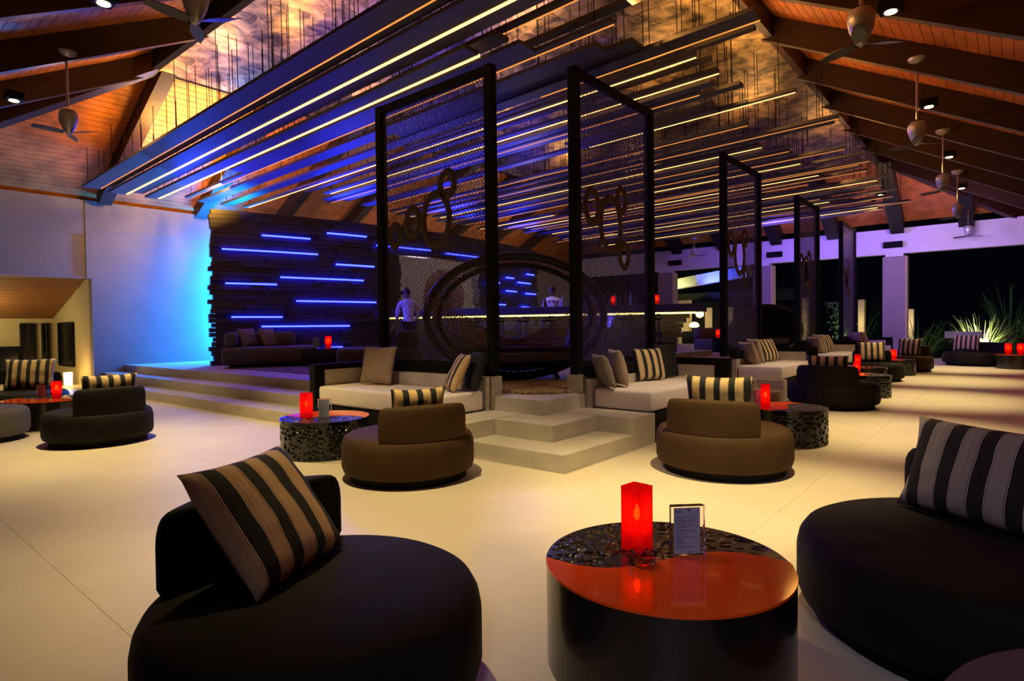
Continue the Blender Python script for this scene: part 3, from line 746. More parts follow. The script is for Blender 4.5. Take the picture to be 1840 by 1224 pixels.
# ================================================================== TABLES
TH = .40
def sx(x, r): return .22*r*math.sin(x/r*PI*.95)          # dividing curve y = sx(x)
def half_disc(r, side, z, n=40, th=.03, m=6, f=None):
    """region of the disc on one side of the S curve, as a closed slab"""
    top = []; 
    cols = []
    for i in range(n+1):
        x = -r*.999+2*r*.999*i/n; ye = side*math.sqrt(max(0, r*r-x*x)); y0 = sx(x, r)
        if side*(ye-y0) < 0: y0 = ye
        cols.append([(x, y0+(ye-y0)*j/m) for j in range(m+1)])
    vs = []; fs = []; w = m+1
    for c in cols:
        for (x, y_) in c: vs.append((x, y_, z+(f(x, y_) if f else 0)))
    for i in range(n):
        for j in range(m):
            a = i*w+j; q = (a, a+w, a+w+1, a+1); fs.append(q if side > 0 else q[::-1])
    N = len(vs)
    # skirt round the border
    border = [i*w for i in range(n+1)]+[n*w+j for j in range(1, w)]+[i*w+m for i in range(n-1, -1, -1)]+[j for j in range(m-1, 0, -1)]
    for b in border: x, y_, _ = vs[b]; vs.append((x, y_, z-th))
    B = len(border)
    for k in range(B):
        a, b = border[k], border[(k+1) % B]; fs.append((a, b, N+(k+1) % B, N+k) if side < 0 else (b, a, N+k, N+(k+1) % B))
    fs.append(tuple(N+k for k in range(B)))
    return MB().add(vs, fs)
def coral(p, s):
    d, _ = noise.voronoi(Vector(p)*s)
    e = d[1]-d[0]
    t = min(1, max(0, (e-.17)/.12)); return t*t*(3-2*t)
def coral_mat(name, radial):
    m = bpy.data.materials.new(name); m.use_nodes = True; nt = m.node_tree; b = nt.nodes['Principled BSDF']
    b.inputs['Roughness'].default_value = .22; b.inputs['Coat Weight'].default_value = .3
    tc = nt.nodes.new('ShaderNodeTexCoord'); sp = nt.nodes.new('ShaderNodeSeparateXYZ'); nt.links.new(tc.outputs['Object'], sp.inputs[0])
    if radial:
        cx = nt.nodes.new('ShaderNodeCombineXYZ'); nt.links.new(sp.outputs[0], cx.inputs[0]); nt.links.new(sp.outputs[1], cx.inputs[1])
        ln = nt.nodes.new('ShaderNodeVectorMath'); ln.operation = 'LENGTH'; nt.links.new(cx.outputs[0], ln.inputs[0]); src = ln.outputs['Value']; lo, hi = .464, .472
    else: src = sp.outputs[2]; lo, hi = .3935, .398
    mr = nt.nodes.new('ShaderNodeMapRange'); mr.inputs[1].default_value = lo; mr.inputs[2].default_value = hi; nt.links.new(src, mr.inputs[0])
    mx = nt.nodes.new('ShaderNodeMix'); mx.data_type = 'RGBA'; mx.inputs[6].default_value = (.0015, .0015, .002, 1); mx.inputs[7].default_value = (.009, .011, .012, 1) if radial else (.020, .026, .030, 1)
    nt.links.new(mr.outputs[0], mx.inputs[0]); nt.links.new(mx.outputs[2], b.inputs['Base Color'])
    return m
M_ctop = coral_mat('coral_lacquer_top', False); M_cside = coral_mat('coral_lacquer_side', True)
def coral_parts():
    r = .48
    top = half_disc(r, 1, TH, n=130, m=60, th=.03, f=lambda x, y_: -.008*coral((x*1.0, y_*2.2, 0), 12) if sx(x, r)+.012 < y_ and x*x+y_*y_ < (r-.012)**2 else 0)
    me1 = top.mesh('coral_top', M_ctop, True)
    # drum side, coral half for y>0
    m = MB(); n, k = 170, 46; rows_ = []
    for j in range(k+1):
        z = .0+(TH-.032)*j/k; row = []
        for i in range(n+1):
            a = PI*i/n; x, y_ = math.cos(a), math.sin(a)
            e = coral((a*.48, z*1.3, 3), 14) if 2 < j < k-1 and 1 < i < n-1 else 0
            rr_ = r-.004-.016*e; row.append((rr_*x, rr_*y_, z))
        rows_.append(row)
    vs = [p for r_ in rows_ for p in r_]; w = n+1
    fs = [(j*w+i, j*w+i+1, (j+1)*w+i+1, (j+1)*w+i) for j in range(k) for i in range(n)]
    me2 = m.add(vs, fs).mesh('coral_side', M_cside, True)
    return me1, me2
def drum_parts():
    r = .48
    me3 = half_disc(r, -1, TH+.003, n=64, m=8, th=.010).mesh('lacquer_top', M_lacq, False)
    m = MB(); n = 64; vs = []
    for z in (0, TH-.007):
        vs += [((r-.002)*math.cos(PI+PI*i/n), (r-.004)*math.sin(PI+PI*i/n), z) for i in range(n+1)]
    me4 = m.add(vs, [(i, i+1, n+2+i, n+1+i) for i in range(n)]).mesh('drum_side', M_drum, True)
    me5 = MB().lathe([(r-.03, .0), (r-.03, TH-.035)], 40).mesh('inner_drum', M_black, True)
    return me3, me4, me5
CP = coral_parts(); DP = drum_parts()
def drum_table(loc, rz, r, label):
    t = empty('drum_table', loc, rz, label, 'table')
    t.scale = (r/.48, r/.48, 1)
    for me, nm in zip(CP+DP, ('coral_top', 'coral_side', 'lacquer_top', 'drum_side', 'inner_drum')): obj(nm, me, t)
    return t
drum_table((-1.08, 2.24, 0), D(33), .485, 'large drum table with half orange lacquer, half black coral top in the foreground')
drum_table((-5.79, 3.70, 0), D(205), .47, 'black coral patterned drum table left of the brown sofa by the steps')
drum_table((-2.0, 7.30, 0), D(-100), .42, 'black drum table behind the right round brown sofa')
drum_table((-2.10, 12.65, 0), D(-100), .40, 'black drum table half hidden behind the black round sofa')
drum_table((-2.55, 14.9, 0), D(-60), .47, 'black drum table with a red lantern in the middle distance')
drum_table((-2.35, 18.3, 0), D(-60), .42, 'far black drum table before the brown round sofa')
drum_table((-10.75, 2.30, 0), D(20), .52, 'dark glossy drum table at the left between the black sofas')

# ================================================================== LANTERNS, MENUS, ASHTRAYS
def lantern_parts(square=True):
    w = .047; h = .265
    if square:
        m = MB(); 
        for s in (-1, 1):
            m.box(s*w-.004*(s > 0)-.0*(s < 0), s*w+.004*(s < 0), -w, w, 0, h)
            m.box(-w+.005, w-.005, s*w-.004*(s > 0), s*w+.004*(s < 0), 0, h)
        g = m.mesh('red_glass_wall', M_red)
        rim = MB().box(-w, w, -w, -w+.012, h, h+.006).box(-w, w, w-.012, w, h, h+.006).box(-w, -w+.012, -w+.012, w-.012, h, h+.006).box(w-.012, w, -w+.012, w-.012, h, h+.006).mesh('rim', M_red)
    else:
        g = MB().lathe([(.036, 0), (.043, .01), (.052, .08), (.050, .15), (.044, .19), (.040, .19), (.046, .15), (.048, .08), (.039, .014), (.03, .012)], 24).mesh('red_glass_wall', M_red, True)
        rim = MB().lathe([(.044, .19), (.044, .194)], 24).mesh('rim', M_red)
    cn = MB().lathe([(.028, .004), (.030, .01), (.030, .09), (.024, .095)], 20).mesh('candle', mat('red_wax', (.5, .02, .02), .5, emit=(1, .02, .01), strength=.3), True)
    fz = .155 if square else .115
    q_ = 1 if square else 1.35; fl_ = MB().lathe([(.001, fz-.035*q_), (.011*q_, fz-.02), (.015*q_, fz-.005), (.010*q_, fz+.014), (.001, fz+.038*q_)], 12).mesh('flame', E_flame, True)
    return g, rim, cn, fl_
LS = lantern_parts(True); LR = lantern_parts(False)
def lantern(loc, rz, label, square=True, sc=1, power=1.2):
    t = empty('candle_lantern', loc, rz, label, 'lantern', sc=sc)
    for me, nm in zip(LS if square else LR, ('red_glass_wall', 'rim', 'candle', 'flame')): obj(nm, me, t)
    lamp('POINT', 'candle_glow', (loc[0], loc[1], loc[2]+.15*sc), power*.07, (1, .12, .03), shadow_soft_size=.02)
    return t
def menu(loc, rz, label, sc=1):
    t = empty('menu_holder', loc, rz, label, 'menu', sc=sc)
    MB().rbox(-.071, .071, -.014, .014, 0, .205, .003, 1).build('acrylic_block', M_acryl, t)
    p = MB().box(-.062, .048, -.0175, -.0165, .008, .198).build('page', M_page, t)
    m = MB(); rnd = random.Random(5); z = .158
    for i in range(20):
        x1 = -.056+rnd.uniform(.03, .09); hh = .0012 if i % 2 else .0022
        x = -.056
        while x < x1:
            e = min(x1, x+rnd.uniform(.006, .014)); m.box(x, e, -.0182, -.0176, z, z+hh); x = e+.0018
        if i % 3 == 0: m.box(.034, .038, -.0182, -.0176, z, z+hh)
        z -= .0068
    m.build('menu_lines', M_ink, p)
    cu = bpy.data.curves.new('title', 'FONT'); cu.body = 'Fam'; cu.size = .018; cu.extrude = .0002
    tx = bpy.data.objects.new('title', cu); COL.objects.link(tx); bpy.context.view_layer.update()
    me = bpy.data.meshes.new_from_object(tx.evaluated_get(bpy.context.evaluated_depsgraph_get())); bpy.data.objects.remove(tx)
    me.materials.clear(); me.materials.append(M_ink)
    o = obj('menu_title', me, p, (-.057, -.0184, .178), (PI/2, 0, 0))
    MB().lathe([(.004, 0), (.004, .002)], 12).build('stud', M_chrome, t).matrix_local = Matrix.Translation((0, -.018, .19)) @ Matrix.Rotation(PI/2, 4, 'X')
    MB().lathe([(.004, 0), (.004, .002)], 12).build('stud', M_chrome, t).matrix_local = Matrix.Translation((0, -.018, .016)) @ Matrix.Rotation(PI/2, 4, 'X')
    return t
def ashtray(loc, label):
    t = empty('ashtray', loc, 0, label, 'ashtray')
    n = 32; rings = []
    for r, z in ((.036, 0), (.046, .006), (.056, .032), (.058, .042)):
        rings.append([((r+(.003*math.cos(8*2*PI*k/n) if z > .01 else 0))*math.cos(2*PI*k/n), (r+(.003*math.cos(8*2*PI*k/n) if z > .01 else 0))*math.sin(2*PI*k/n), z-(.006 if z > .04 and k % 8 == 0 else 0)) for k in range(n)])
    for r, z in ((.050, .042), (.046, .030), (.036, .012), (.010, .009)):
        rings.append([(r*math.cos(2*PI*k/n), r*math.sin(2*PI*k/n), z) for k in range(n)])
    MB().stack(rings).build('glass_bowl', M_glass, t, False)
    return t
T = TH+.004
lantern((-1.225, 2.27, T), D(33+50), 'tall square red glass candle lantern on the foreground drum table', power=2.0)
menu((-1.035, 2.345, T), D(44), 'clear acrylic menu holder with small print on the foreground table')
ashtray((-1.135, 2.145, T), 'cut glass ashtray before the red lantern on the foreground table')
lantern((-5.83, 3.50, T), D(20), 'red candle lantern on the coral drum table left of the brown sofa', power=2.5)
menu((-5.70, 3.64, T), D(50), 'menu holder glowing red beside the lantern on the left coral table')
lantern((-2.16, 7.02, T), D(20), 'red candle lantern behind the right round brown sofa', power=2.5)
menu((-2.25, 7.12, T), D(50), 'menu holder behind the red lantern right of the brown sofa')
lantern((-2.23, 12.5, T), D(20), 'low red lantern behind the black round sofa', square=False, sc=1.1, power=1)
lantern((-2.62, 14.8, T), D(30), 'red lantern on the middle distance drum table', sc=1.0, power=2)
ashtray((-2.85, 14.7, T), 'small ashtray beside the red lantern on the middle distance table')
lantern((-2.40, 18.2, T), D(30), 'red lantern on the far drum table before a striped cushion', square=False, sc=1.3, power=1.5)
lantern((-10.72, 2.42, T), 0, 'rounded red glass lantern on the dark table at the left', square=False, sc=1.25, power=2.5)
menu((-10.82, 2.28, T), D(50), 'menu holder on the dark table at the left')

# ================================================================== PLATFORM LOUNGE before the timber wall
rg_ = tag(MB().rbox(-13.55, -8.6, 6.2, 10.0, PZ, PZ+.015, .004, 1).build('rug', M_carpet), 'mottled flat rug under the sofas by the blue lit timber wall', 'rug')
t = empty('lounge_sofa', (-13.3, 7.15, PZ+.015), D(60), 'long grey sofa with curved seat at the left foot of the timber wall', 'sofa')
MB().box(-.9, 1.1, -.4, .35, 0, .06).build('plinth', M_black, t)
MB().rbox(-1.05, 1.0, -.5, .45, .05, .46, .10, 4).build('seat', M_grey, t, True)
MB().rbox(-1.0, -.72, -.42, .45, .45, .78, .10, 4).build('armrest', M_grey, t, True)
MB().rbox(-1.0, .5, .25, .5, .45, .80, .10, 4).build('backrest', M_grey, t, True)
cushion((-13.62, 6.78, PZ+.47), D(110), D(20), .50, .46, .15, M_linen2, 'left grey cushion on the sofa under the blue strips', seed=41)
cushion((-13.45, 7.2, PZ+.47), D(112), D(20), .50, .46, .15, M_linen2, 'right grey cushion on the sofa under the blue strips', seed=42)
t = empty('lounge_table', (-12.35, 8.0, PZ+.015), 0, 'low dark round table before the timber wall', 'table')
MB().lathe([(.50, 0), (.55, .05), (.58, .34), (.56, .37)], 40).build('table_body', M_blackwood, t, True)
MB().lathe([(.57, .372), (.57, .392)], 40).build('tabletop', M_drum, t, True)
lantern((-12.25, 7.95, PZ+.41), D(20), 'red lantern on the round table before the timber wall', square=False, sc=1.45, power=2)
menu((-12.38, 7.72, PZ+.41), D(50), 'menu holder beside the lantern before the timber wall', sc=1.3)
t = empty('lounge_sofa', (-10.5, 7.9, PZ+.015), D(55), 'grey sofa right of the lounge table, seen behind the tall screen', 'sofa')
MB().box(-.6, .9, -.35, .4, 0, .06).build('plinth', M_black, t)
MB().rbox(-.75, 1.0, -.45, .5, .05, .44, .10, 4).build('seat', M_grey, t, True)
MB().rbox(.45, .95, -.40, .45, .43, .80, .10, 4).build('backrest', M_grey, t, True)
cushion((-10.42, 8.15, PZ+.45), D(-35), D(25), .50, .50, .16, M_linen2, 'grey cushion on the right sofa before the timber wall', seed=43)

# ---------------------------------------------------------------- pod daybeds
def lattice(fn, nu, nv, th, closed_u=False):
    m = MB(); g = [[Vector(fn(i/nu, j/nv)) for j in range(nv+1)] for i in range(nu+1)]
    for i in range(nu):
        for j in range(nv):
            a, b = (g[i][j], g[i+1][j+1]) if (i+j) % 2 == 0 else (g[i][j+1], g[i+1][j])
            d = (b-a).normalized(); n = Vector((0, 0, 1)) if abs(d.z) < .9 else Vector((1, 0, 0))
            x = d.cross(n).normalized()*th; y_ = x.cross(d).normalized()*th
            m.add([a+x, a-x*.5+y_*.87, a-x*.5-y_*.87, b+x, b-x*.5+y_*.87, b-x*.5-y_*.87], [(0, 1, 4, 3), (1, 2, 5, 4), (2, 0, 3, 5)])
    return m
def pod(loc, rz, R, label, dark=False):
    t = empty('pod_daybed', loc, rz, label, 'pod daybed')
    cz = .705*R; ry = R*.68
    def hoop(a, rr_, dy): return (rr_*R*math.cos(a), dy, cz+.02+rr_*ry*1.0*math.sin(a))
    for nm, rr_, dy, th_ in (('front_hoop', 1.0, -.35, .065), ('rear_hoop', .90, .05, .05)):
        MB().tube([hoop(2*PI*k/56, rr_, dy) for k in range(56)], th_, 8, True).build(nm, M_blackwood, t, True)
    def band(u, v):
        a = 2*PI*u; rr_ = 1.0-.10*v+.03*math.sin(PI*v); return hoop(a, rr_, -.35+.40*v)
    w = lattice(band, 150, 10, .008).build('woven_band', M_net if dark else M_rattan, t); w['kind'] = 'stuff'
    # basin
    prof = []
    n = 48; rings = []
    for q in range(9):
        b = q/8*PI/2; rr_ = math.sin(b)*.96+.001; zz = .52-.40*math.cos(b)
        rings.append([(rr_*R*math.cos(2*PI*k/n), rr_*R*.72*math.sin(2*PI*k/n)+.1, zz) for k in range(n)])
    for q in range(7, 2, -1):
        b = q/8*PI/2; rr_ = math.sin(b)*.90; zz = .52-.22*math.cos(b)
        rings.append([(rr_*R*math.cos(2*PI*k/n), rr_*R*.72*math.sin(2*PI*k/n)+.1, zz) for k in range(n)])
    MB().stack(rings).build('basin', mat('dark_red_brown_shell', (.05, .018, .015), .4), t, True)
    if dark:
        MB().stack([[hoop(2*PI*k/40, rr_, dy) for k in range(40)] for rr_, dy in ((.97, -.30), (.99, -.1), (.93, .15), (.75, .38), (.4, .5), (.05, .53))]).build('shell', M_black, t, True)
    def bk(u, v):
        a = PI*(-.02+1.04*u); s = .98-.02*v; h_ = (.10+.80*abs(math.cos(a))**1.3)*v
        return (s*R*math.cos(a), .1+.72*s*R*math.sin(a), (.48+h_)*R/1.4)
    w = lattice(bk, 110, 14, .009).build('woven_back', M_net if dark else M_rattan, t); w['kind'] = 'stuff'
    MB().lathe([(R*.66, 0), (R*.74, .03), (R*.74, .12), (R*.68, .15), (.02, .16)], 40, (0, 0, .30)).build('mattress', M_grey, t, True)
    for k in range(4):
        a = PI/4+k*PI/2; x, y_ = .62*R*math.cos(a), .45*R*math.sin(a)+.1
        MB().tube([(x*1.1, y_*1.1, 0), (x*.9, y_*.9, .30)], [.03, .045], 8).build('leg', M_blackwood, t, True)
    return t
pod((-6.29, 7.58, PZ+.015), D(40), 1.40, 'large round woven pod daybed with a hoop behind the corner screens')
pod((-5.45, 17.4, PZ), D(40), .95, 'black round pod chair standing between the far screens', dark=True)
cushion((-5.45, 7.95, .99), D(-35), D(24), .55, .42, .18, stripe_mat('violet_stripe_cloth', (.30, .25, .4), (.02, .02, .04), 9, 0), 'violet striped cushion inside the large pod daybed', seed=51)
cushion((-6.95, 7.3, .99), D(60), D(30), .50, .40, .16, M_linen, 'brown bolster at the left inside the large pod daybed', seed=52)
lantern((-5.98, 6.80, .744), D(30), 'slim red lantern glowing between the two corner posts', square=True, sc=.7, power=.8) if False else None
# braided rug behind the corner step
rb = empty('braided_rug', (-5.0, 6.55, PZ), 0, 'braided jute rug at the top of the corner steps', 'rug')
m = MB()
for i in range(15):
    for j in range(26):
        x = -.72+i*.1; y = -.72+j*.055
        if x*x/.6+y*y/.6 > 1.0: continue
        m.tube([(x-.05, y-.02, .012), (x, y, .03), (x+.05, y+.02, .012)], [.012, .026, .012], 6)
o = m.build('braid', M_rug, rb, True); o['kind'] = 'stuff'
MB().lathe([(.80, 0), (.80, .008)], 40).build('backing', M_rug, rb)

# ================================================================== BAR
BL = Vector((-13.05, 10.35, 0)); BR = Vector((-5.75, 13.3, 0)); bd = (BR-BL).normalized(); bn = Vector((bd.y, -bd.x, 0)); BA = math.atan2(bd.y, bd.x); BLn = (BR-BL).length
bar = empty('bar_counter', (BL.x, BL.y, PZ), BA, 'long bar counter with glowing yellow edge and stacked timber front', 'bar')
MB().rbox(-.2, BLn+.35, -.42, .55, 1.15, 1.33, .01, 1).build('counter_top', mat('blue_black_counter', (.06, .06, .09), .35), bar)
lamp('SPOT', 'blue_flood_or_fill', (-12.3, 7.0, 2.9), 900, (.03, .04, 1), (-9.6, 11.6, 1.75), spot_size=1.0, spot_blend=1, shadow_soft_size=.1)  # unseen spot added to tint the counter front and waiter blue
MB().box(0, BLn+.12, -.30, -.27, 1.105, 1.14).build('light_strip', E_bar, bar)
nb2 = 0
for r in range(10):
    s = -.0
    z = .0+r*.112
    end = BLn-.45+.045*r+random.uniform(-.05, .05)
    while s < end:
        e = min(end, s+random.uniform(.6, 1.7)); pr_ = random.uniform(0, .05)
        MB().box(s+.004, e-.004, -.02-pr_, .22, z+.003, z+.109).build('timber_block', M_block, bar); s = e
MB().box(.0, BLn-.4, .23, .5, 0, 1.15).build('carcass', M_black, bar)
lamp('AREA', 'bar_edge_light', tuple(BL+bd*BLn/2+bn*.36+Vector((0, 0, PZ+1.10))), 9, (1, .72, .18), tuple(BL+bd*BLn/2+bn*.2+Vector((0, 0, PZ))), shape='RECTANGLE', size=BLn, size_y=.03).rotation_euler = (0, 0, BA)
# bar stools
stool0 = None
for k in range(11):
    p = BL+bd*(.9+k*.62)+bn*.62
    if stool0 is None:
        stool0 = empty('bar_stool', (p.x, p.y, PZ), BA, '', 'bar stool', 'wire bar stools along the counter')
        MB().tube([(.2*math.cos(a*PI/3), .2*math.sin(a*PI/3), 1.0+(.10 if a % 2 else 0)) for a in range(6)], .014, 6, True).build('seat_rim', M_blade, stool0)
        MB().lathe([(.15, .97), (.16, 1.0)], 6).build('seat', M_black, stool0)
        for q in range(4):
            a = PI/4+q*PI/2; MB().tube([(.22*math.cos(a), .22*math.sin(a), 0), (.12*math.cos(a), .12*math.sin(a), .98)], .011, 6).build('leg', M_blade, stool0)
        MB().tube([(.19*math.cos(a*PI/3), .19*math.sin(a*PI/3), .26) for a in range(6)], .008, 6, True).build('footrest', M_blade, stool0)
        stool0['label'] = 'faceted wire bar stool standing along the dark counter'
    else: dup(stool0, (p.x, p.y, PZ), BA, 'faceted wire bar stool standing along the dark counter')
# bottles and glasses on the counter
bp_ = [((.012, 0), (.034, .0), (.036, .17), (.032, .20), (.014, .235), (.013, .30), (.015, .305))]
gcol = [mat('green_bottle', (.02, .10, .03), .1), mat('amber_bottle', (.25, .08, .01), .1), mat('clear_bottle', (.6, .6, .65), .1)]
prof = [(.034, 0), (.036, .01), (.036, .17), (.032, .20), (.014, .235), (.013, .30), (.015, .305)]
bms = [MB().lathe(prof, 12).mesh('bottle', g, True) for g in gcol]
gl_me = MB().lathe([(.03, 0), (.03, .004), (.004, .01), (.004, .09), (.045, .16), (.043, .16)], 12).mesh('glass', M_chrome, True)
for k in range(12):
    s = 4.3+k*.11+random.uniform(-.02, .02); p = BL+bd*s
    if k in (1, 5, 8): o = obj('bottle', bms[k % 3]); tag(o, 'small bottle on the bar counter in front of the barman', 'bottle', 'bottles on the bar')
    else: o = obj('stemmed_glass', gl_me); tag(o, 'stemmed glass on the bar counter in front of the barman', 'glass', 'glasses on the bar')
    o.location = (p.x, p.y, PZ+1.33)
for k in range(7):
    s = 5.9+k*.12; p = BL+bd*s; o = obj('bottle', bms[k % 3], None, (p.x, p.y, PZ+1.33)); tag(o, 'coloured bottle on the bar counter behind the corner screen', 'bottle', 'bottles on the right part of the bar')
for s, lb in ((6.1, 'red lantern on the bar counter behind the corner screen'), (7.1, 'square red lantern on the bar counter right of the screen post'), (5.0, None)):
    if lb: p = BL+bd*s; lantern((p.x, p.y, PZ+1.33), 0, lb, square=False, sc=1.2, power=1)
ob = empty('bar_ornament', (-12.9, 12.3, PZ), 0, 'round woven disc ornament standing behind the bar at the left', 'ornament')
w = lattice(lambda u, v: (.02*math.sin(20*u), (.12+.70*v)*math.cos(2*PI*u), 1.75+(.12+.70*v)*math.sin(2*PI*u)), 60, 16, .02).build('disc', M_rattan, ob); w['kind'] = 'stuff'
MB().tube([(.05, 0, 0), (.05, 0, 1.2)], .03, 8).build('stand', M_black, ob)
bf = struct('floor_bar', MB().box(-12.0, -6.5, 12.9, 16.5, PZ, PZ+.14).build('floor_bar', M_stone))

# ================================================================== PEOPLE
def figure(name, loc, rz, label, joints, edges, rad, m):
    t = empty(name, loc, rz, label, 'person')
    me = bpy.data.meshes.new('body'); me.from_pydata(joints, edges, []); o = bpy.data.objects.new('body', me); COL.objects.link(o); o.parent = t
    sk = o.modifiers.new('skin', 'SKIN'); ss = o.modifiers.new('sub', 'SUBSURF'); ss.levels = 2; ss.render_levels = 2
    for i, r in enumerate(rad): me.skin_vertices[0].data[i].radius = (r, r*.8) if i < 5 else (r, r)
    me.skin_vertices[0].data[0].use_root = True; me.materials.append(m)
    return t
def person(loc, rz, label, lean=0, hgt=1.74, shirt=M_shirt, arms=0):
    k = hgt/1.74; L = math.sin(lean); Cc = math.cos(lean)
    def up(z): return (0, -(z-.92)*L, .92+(z-.92)*Cc)
    J = [(0, 0, .94), up(1.08), up(1.24), up(1.40), up(1.50)]
    J += [(-.09, 0, .88), (-.10, -.02, .48), (-.10, .02, .08), (-.10, -.13, .04), (.09, 0, .88), (.10, -.02, .48), (.10, .02, .08), (.10, -.13, .04)]
    sh = up(1.40)
    J += [(-.19, sh[1], sh[2]), (-.25, sh[1]-.02, sh[2]-.28), (-.20, sh[1]-.24, sh[2]-.38+arms), (.19, sh[1], sh[2]), (.25, sh[1]-.02, sh[2]-.28), (.20, sh[1]-.24, sh[2]-.38+arms)]
    E = [(0, 1), (1, 2), (2, 3), (3, 4), (0, 5), (5, 6), (6, 7), (7, 8), (0, 9), (9, 10), (10, 11), (11, 12), (3, 13), (13, 14), (14, 15), (3, 16), (16, 17), (17, 18)]
    Rr = [.135, .12, .145, .13, .055, .09, .06, .045, .04, .09, .06, .045, .04, .065, .048, .034, .065, .048, .034]
    t = figure('person', loc, rz, label, J, E, Rr, shirt); t.scale = (k, k, k)
    hd = up(1.64); rings = []
    for q in range(9):
        b = -PI/2+PI*q/8; rr_ = .082*math.cos(b)+.002; zz = .12*math.sin(b)
        rings.append([(hd[0]+rr_*math.cos(2*PI*i/16), hd[1]+rr_*1.15*math.sin(2*PI*i/16)-.012*(1 if zz < 0 else 0), hd[2]+zz) for i in range(16)])
    h = MB().stack(rings)
    h.tube([(hd[0], hd[1]-.085, hd[2]+.02), (hd[0], hd[1]-.115, hd[2]-.02)], [.008, .016], 6)      # nose
    for s in (-1, 1): h.lathe([(.008, -.02), (.014, 0), (.008, .022)], 8, (hd[0]+s*.084, hd[1], hd[2]))
    h.build('head', M_skin, t, True)
    hr = []
    for q in range(7):
        b = -.15+(PI/2+.15)*q/6; rr_ = .092*math.cos(b)+.001; zz = .132*math.sin(b)
        hr.append([(hd[0]+rr_*math.cos(2*PI*i/16), hd[1]+.015+rr_*1.12*math.sin(2*PI*i/16), hd[2]+.015+zz) for i in range(16)])
    MB().stack(hr).build('hair', M_hair, t, True)
    for s, b in ((-1, 15), (1, 18)):
        w = Vector(J[b]); hm = MB(); hm.rbox(w.x-.032, w.x+.032, w.y-.085, w.y, w.z-.013, w.z+.013, .01, 2)
        for f in range(4): hm.tube([(w.x-.026+f*.017, w.y-.08, w.z), (w.x-.026+f*.017, w.y-.12-.008*(f in (1, 2)), w.z-.012), (w.x-.026+f*.017, w.y-.14-.01*(f in (1, 2)), w.z-.03)], .0085, 6)
        hm.tube([(w.x-s*.025, w.y-.02, w.z), (w.x-s*.055, w.y-.055, w.z-.01), (w.x-s*.058, w.y-.08, w.z-.02)], .010, 6)
        hm.build('hand', M_skin, t, True)
    # trousers: a slightly larger skin over the legs
    me = bpy.data.meshes.new('trousers'); tj = [(0, 0, .96)]+J[5:8]+J[9:12]; me.from_pydata(tj, [(0, 1), (1, 2), (2, 3), (0, 4), (4, 5), (5, 6)], [])
    o = bpy.data.objects.new('trousers', me); COL.objects.link(o); o.parent = t; o.modifiers.new('skin', 'SKIN'); ss = o.modifiers.new('sub', 'SUBSURF'); ss.levels = 2; ss.render_levels = 2
    for i, r in enumerate([.145, .105, .075, .065, .105, .075, .065]): me.skin_vertices[0].data[i].radius = (r, r)
    me.skin_vertices[0].data[0].use_root = True; me.materials.append(M_trous)
    return t
person((-9.45, 12.95, PZ+.14), D(205), 'barman in a white shirt with short black hair behind the counter', lean=.05, hgt=1.76)
person((-11.25, 9.55, PZ), D(-120), 'waiter in a pale shirt leaning forward before the bar, seen through the left screen', lean=.35, hgt=1.85)

# ================================================================== FAR END: lounge, plants, lights outside
round_sofa((-.9, 23.6, 0), D(75), .9, M_char, 'black sofa far right before the lit grasses, striped cushion on it')
cushion((-1.2, 23.9, .43), D(-10), D(16), .7, .52, .16, M_stripe, 'dim striped cushion on the far right black sofa', seed=61)
round_sofa((1.3, 24.2, 0), D(60), 1.0, M_grey, 'dark grey sofa at the far right picture edge')
cushion((.75, 24.1, .43), D(-5), D(16), .62, .55, .18, M_white, 'pale violet cushion on the far right grey sofa', seed=62)
drum_table((.15, 22.4, 0), D(0), .6, 'black drum table before the floodlit grasses')
lantern((-.15, 22.35, T), 0, 'left one of two red lanterns before the floodlit grasses', square=False, sc=1.6, power=2)
lantern((.12, 22.45, T), 0, 'right one of two red lanterns before the floodlit grasses', square=False, sc=1.6, power=2)
tag(MB().rbox(-2.0, -.9, 27.3, 27.5, .75, 1.0, .01, 1).build('low_wall_light', mat('pale_green_panel', (.3, .33, .22), .6)), 'pale low wall slab behind the far sofas', 'slab')
def grass(loc, n, L, spread, m, label, seed, name='tall_grass', w=.02):
    rnd = random.Random(seed); t = empty(name, loc, 0, label, 'plant'); mb = MB()
    for i in range(n):
        a = rnd.uniform(0, 2*PI); l = L*rnd.uniform(.5, 1.1); sp = spread*rnd.uniform(.3, 1.2); b0 = rnd.uniform(0, .25)
        ox, oy = b0*math.cos(a)*2, b0*math.sin(a)*2; ww = w*rnd.uniform(.7, 1.5); px, py = -math.sin(a)*ww, math.cos(a)*ww; k = 6; vs = []
        for q in range(k+1):
            s = q/k; r = sp*s**1.5; z = l*(s-.45*s*s*sp/spread*rnd.uniform(.9, 1.1)); f = 1-.85*s
            vs += [(ox+r*math.cos(a)+px*f, oy+r*math.sin(a)+py*f, z), (ox+r*math.cos(a)-px*f, oy+r*math.sin(a)-py*f, z)]
        mb.add(vs, [(2*q, 2*q+1, 2*q+3, 2*q+2) for q in range(k)])
    o = mb.build('leaves', m, t); o['kind'] = 'stuff'
    return t
GZ = -.35
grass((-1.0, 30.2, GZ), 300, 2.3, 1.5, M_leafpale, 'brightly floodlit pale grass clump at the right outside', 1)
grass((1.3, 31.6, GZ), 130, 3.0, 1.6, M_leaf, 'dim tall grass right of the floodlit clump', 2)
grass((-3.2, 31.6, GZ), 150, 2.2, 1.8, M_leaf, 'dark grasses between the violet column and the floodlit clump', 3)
grass((-.2, 35.5, GZ), 90, 4.2, 2.2, M_leaf, 'dark tall palm fronds behind the floodlit clump', 4, 'palm', .04)
grass((-6.0, 34.5, GZ), 40, 4.4, 2.0, M_leaf, 'dark branching palm left of the violet column', 6, 'palm', .04)
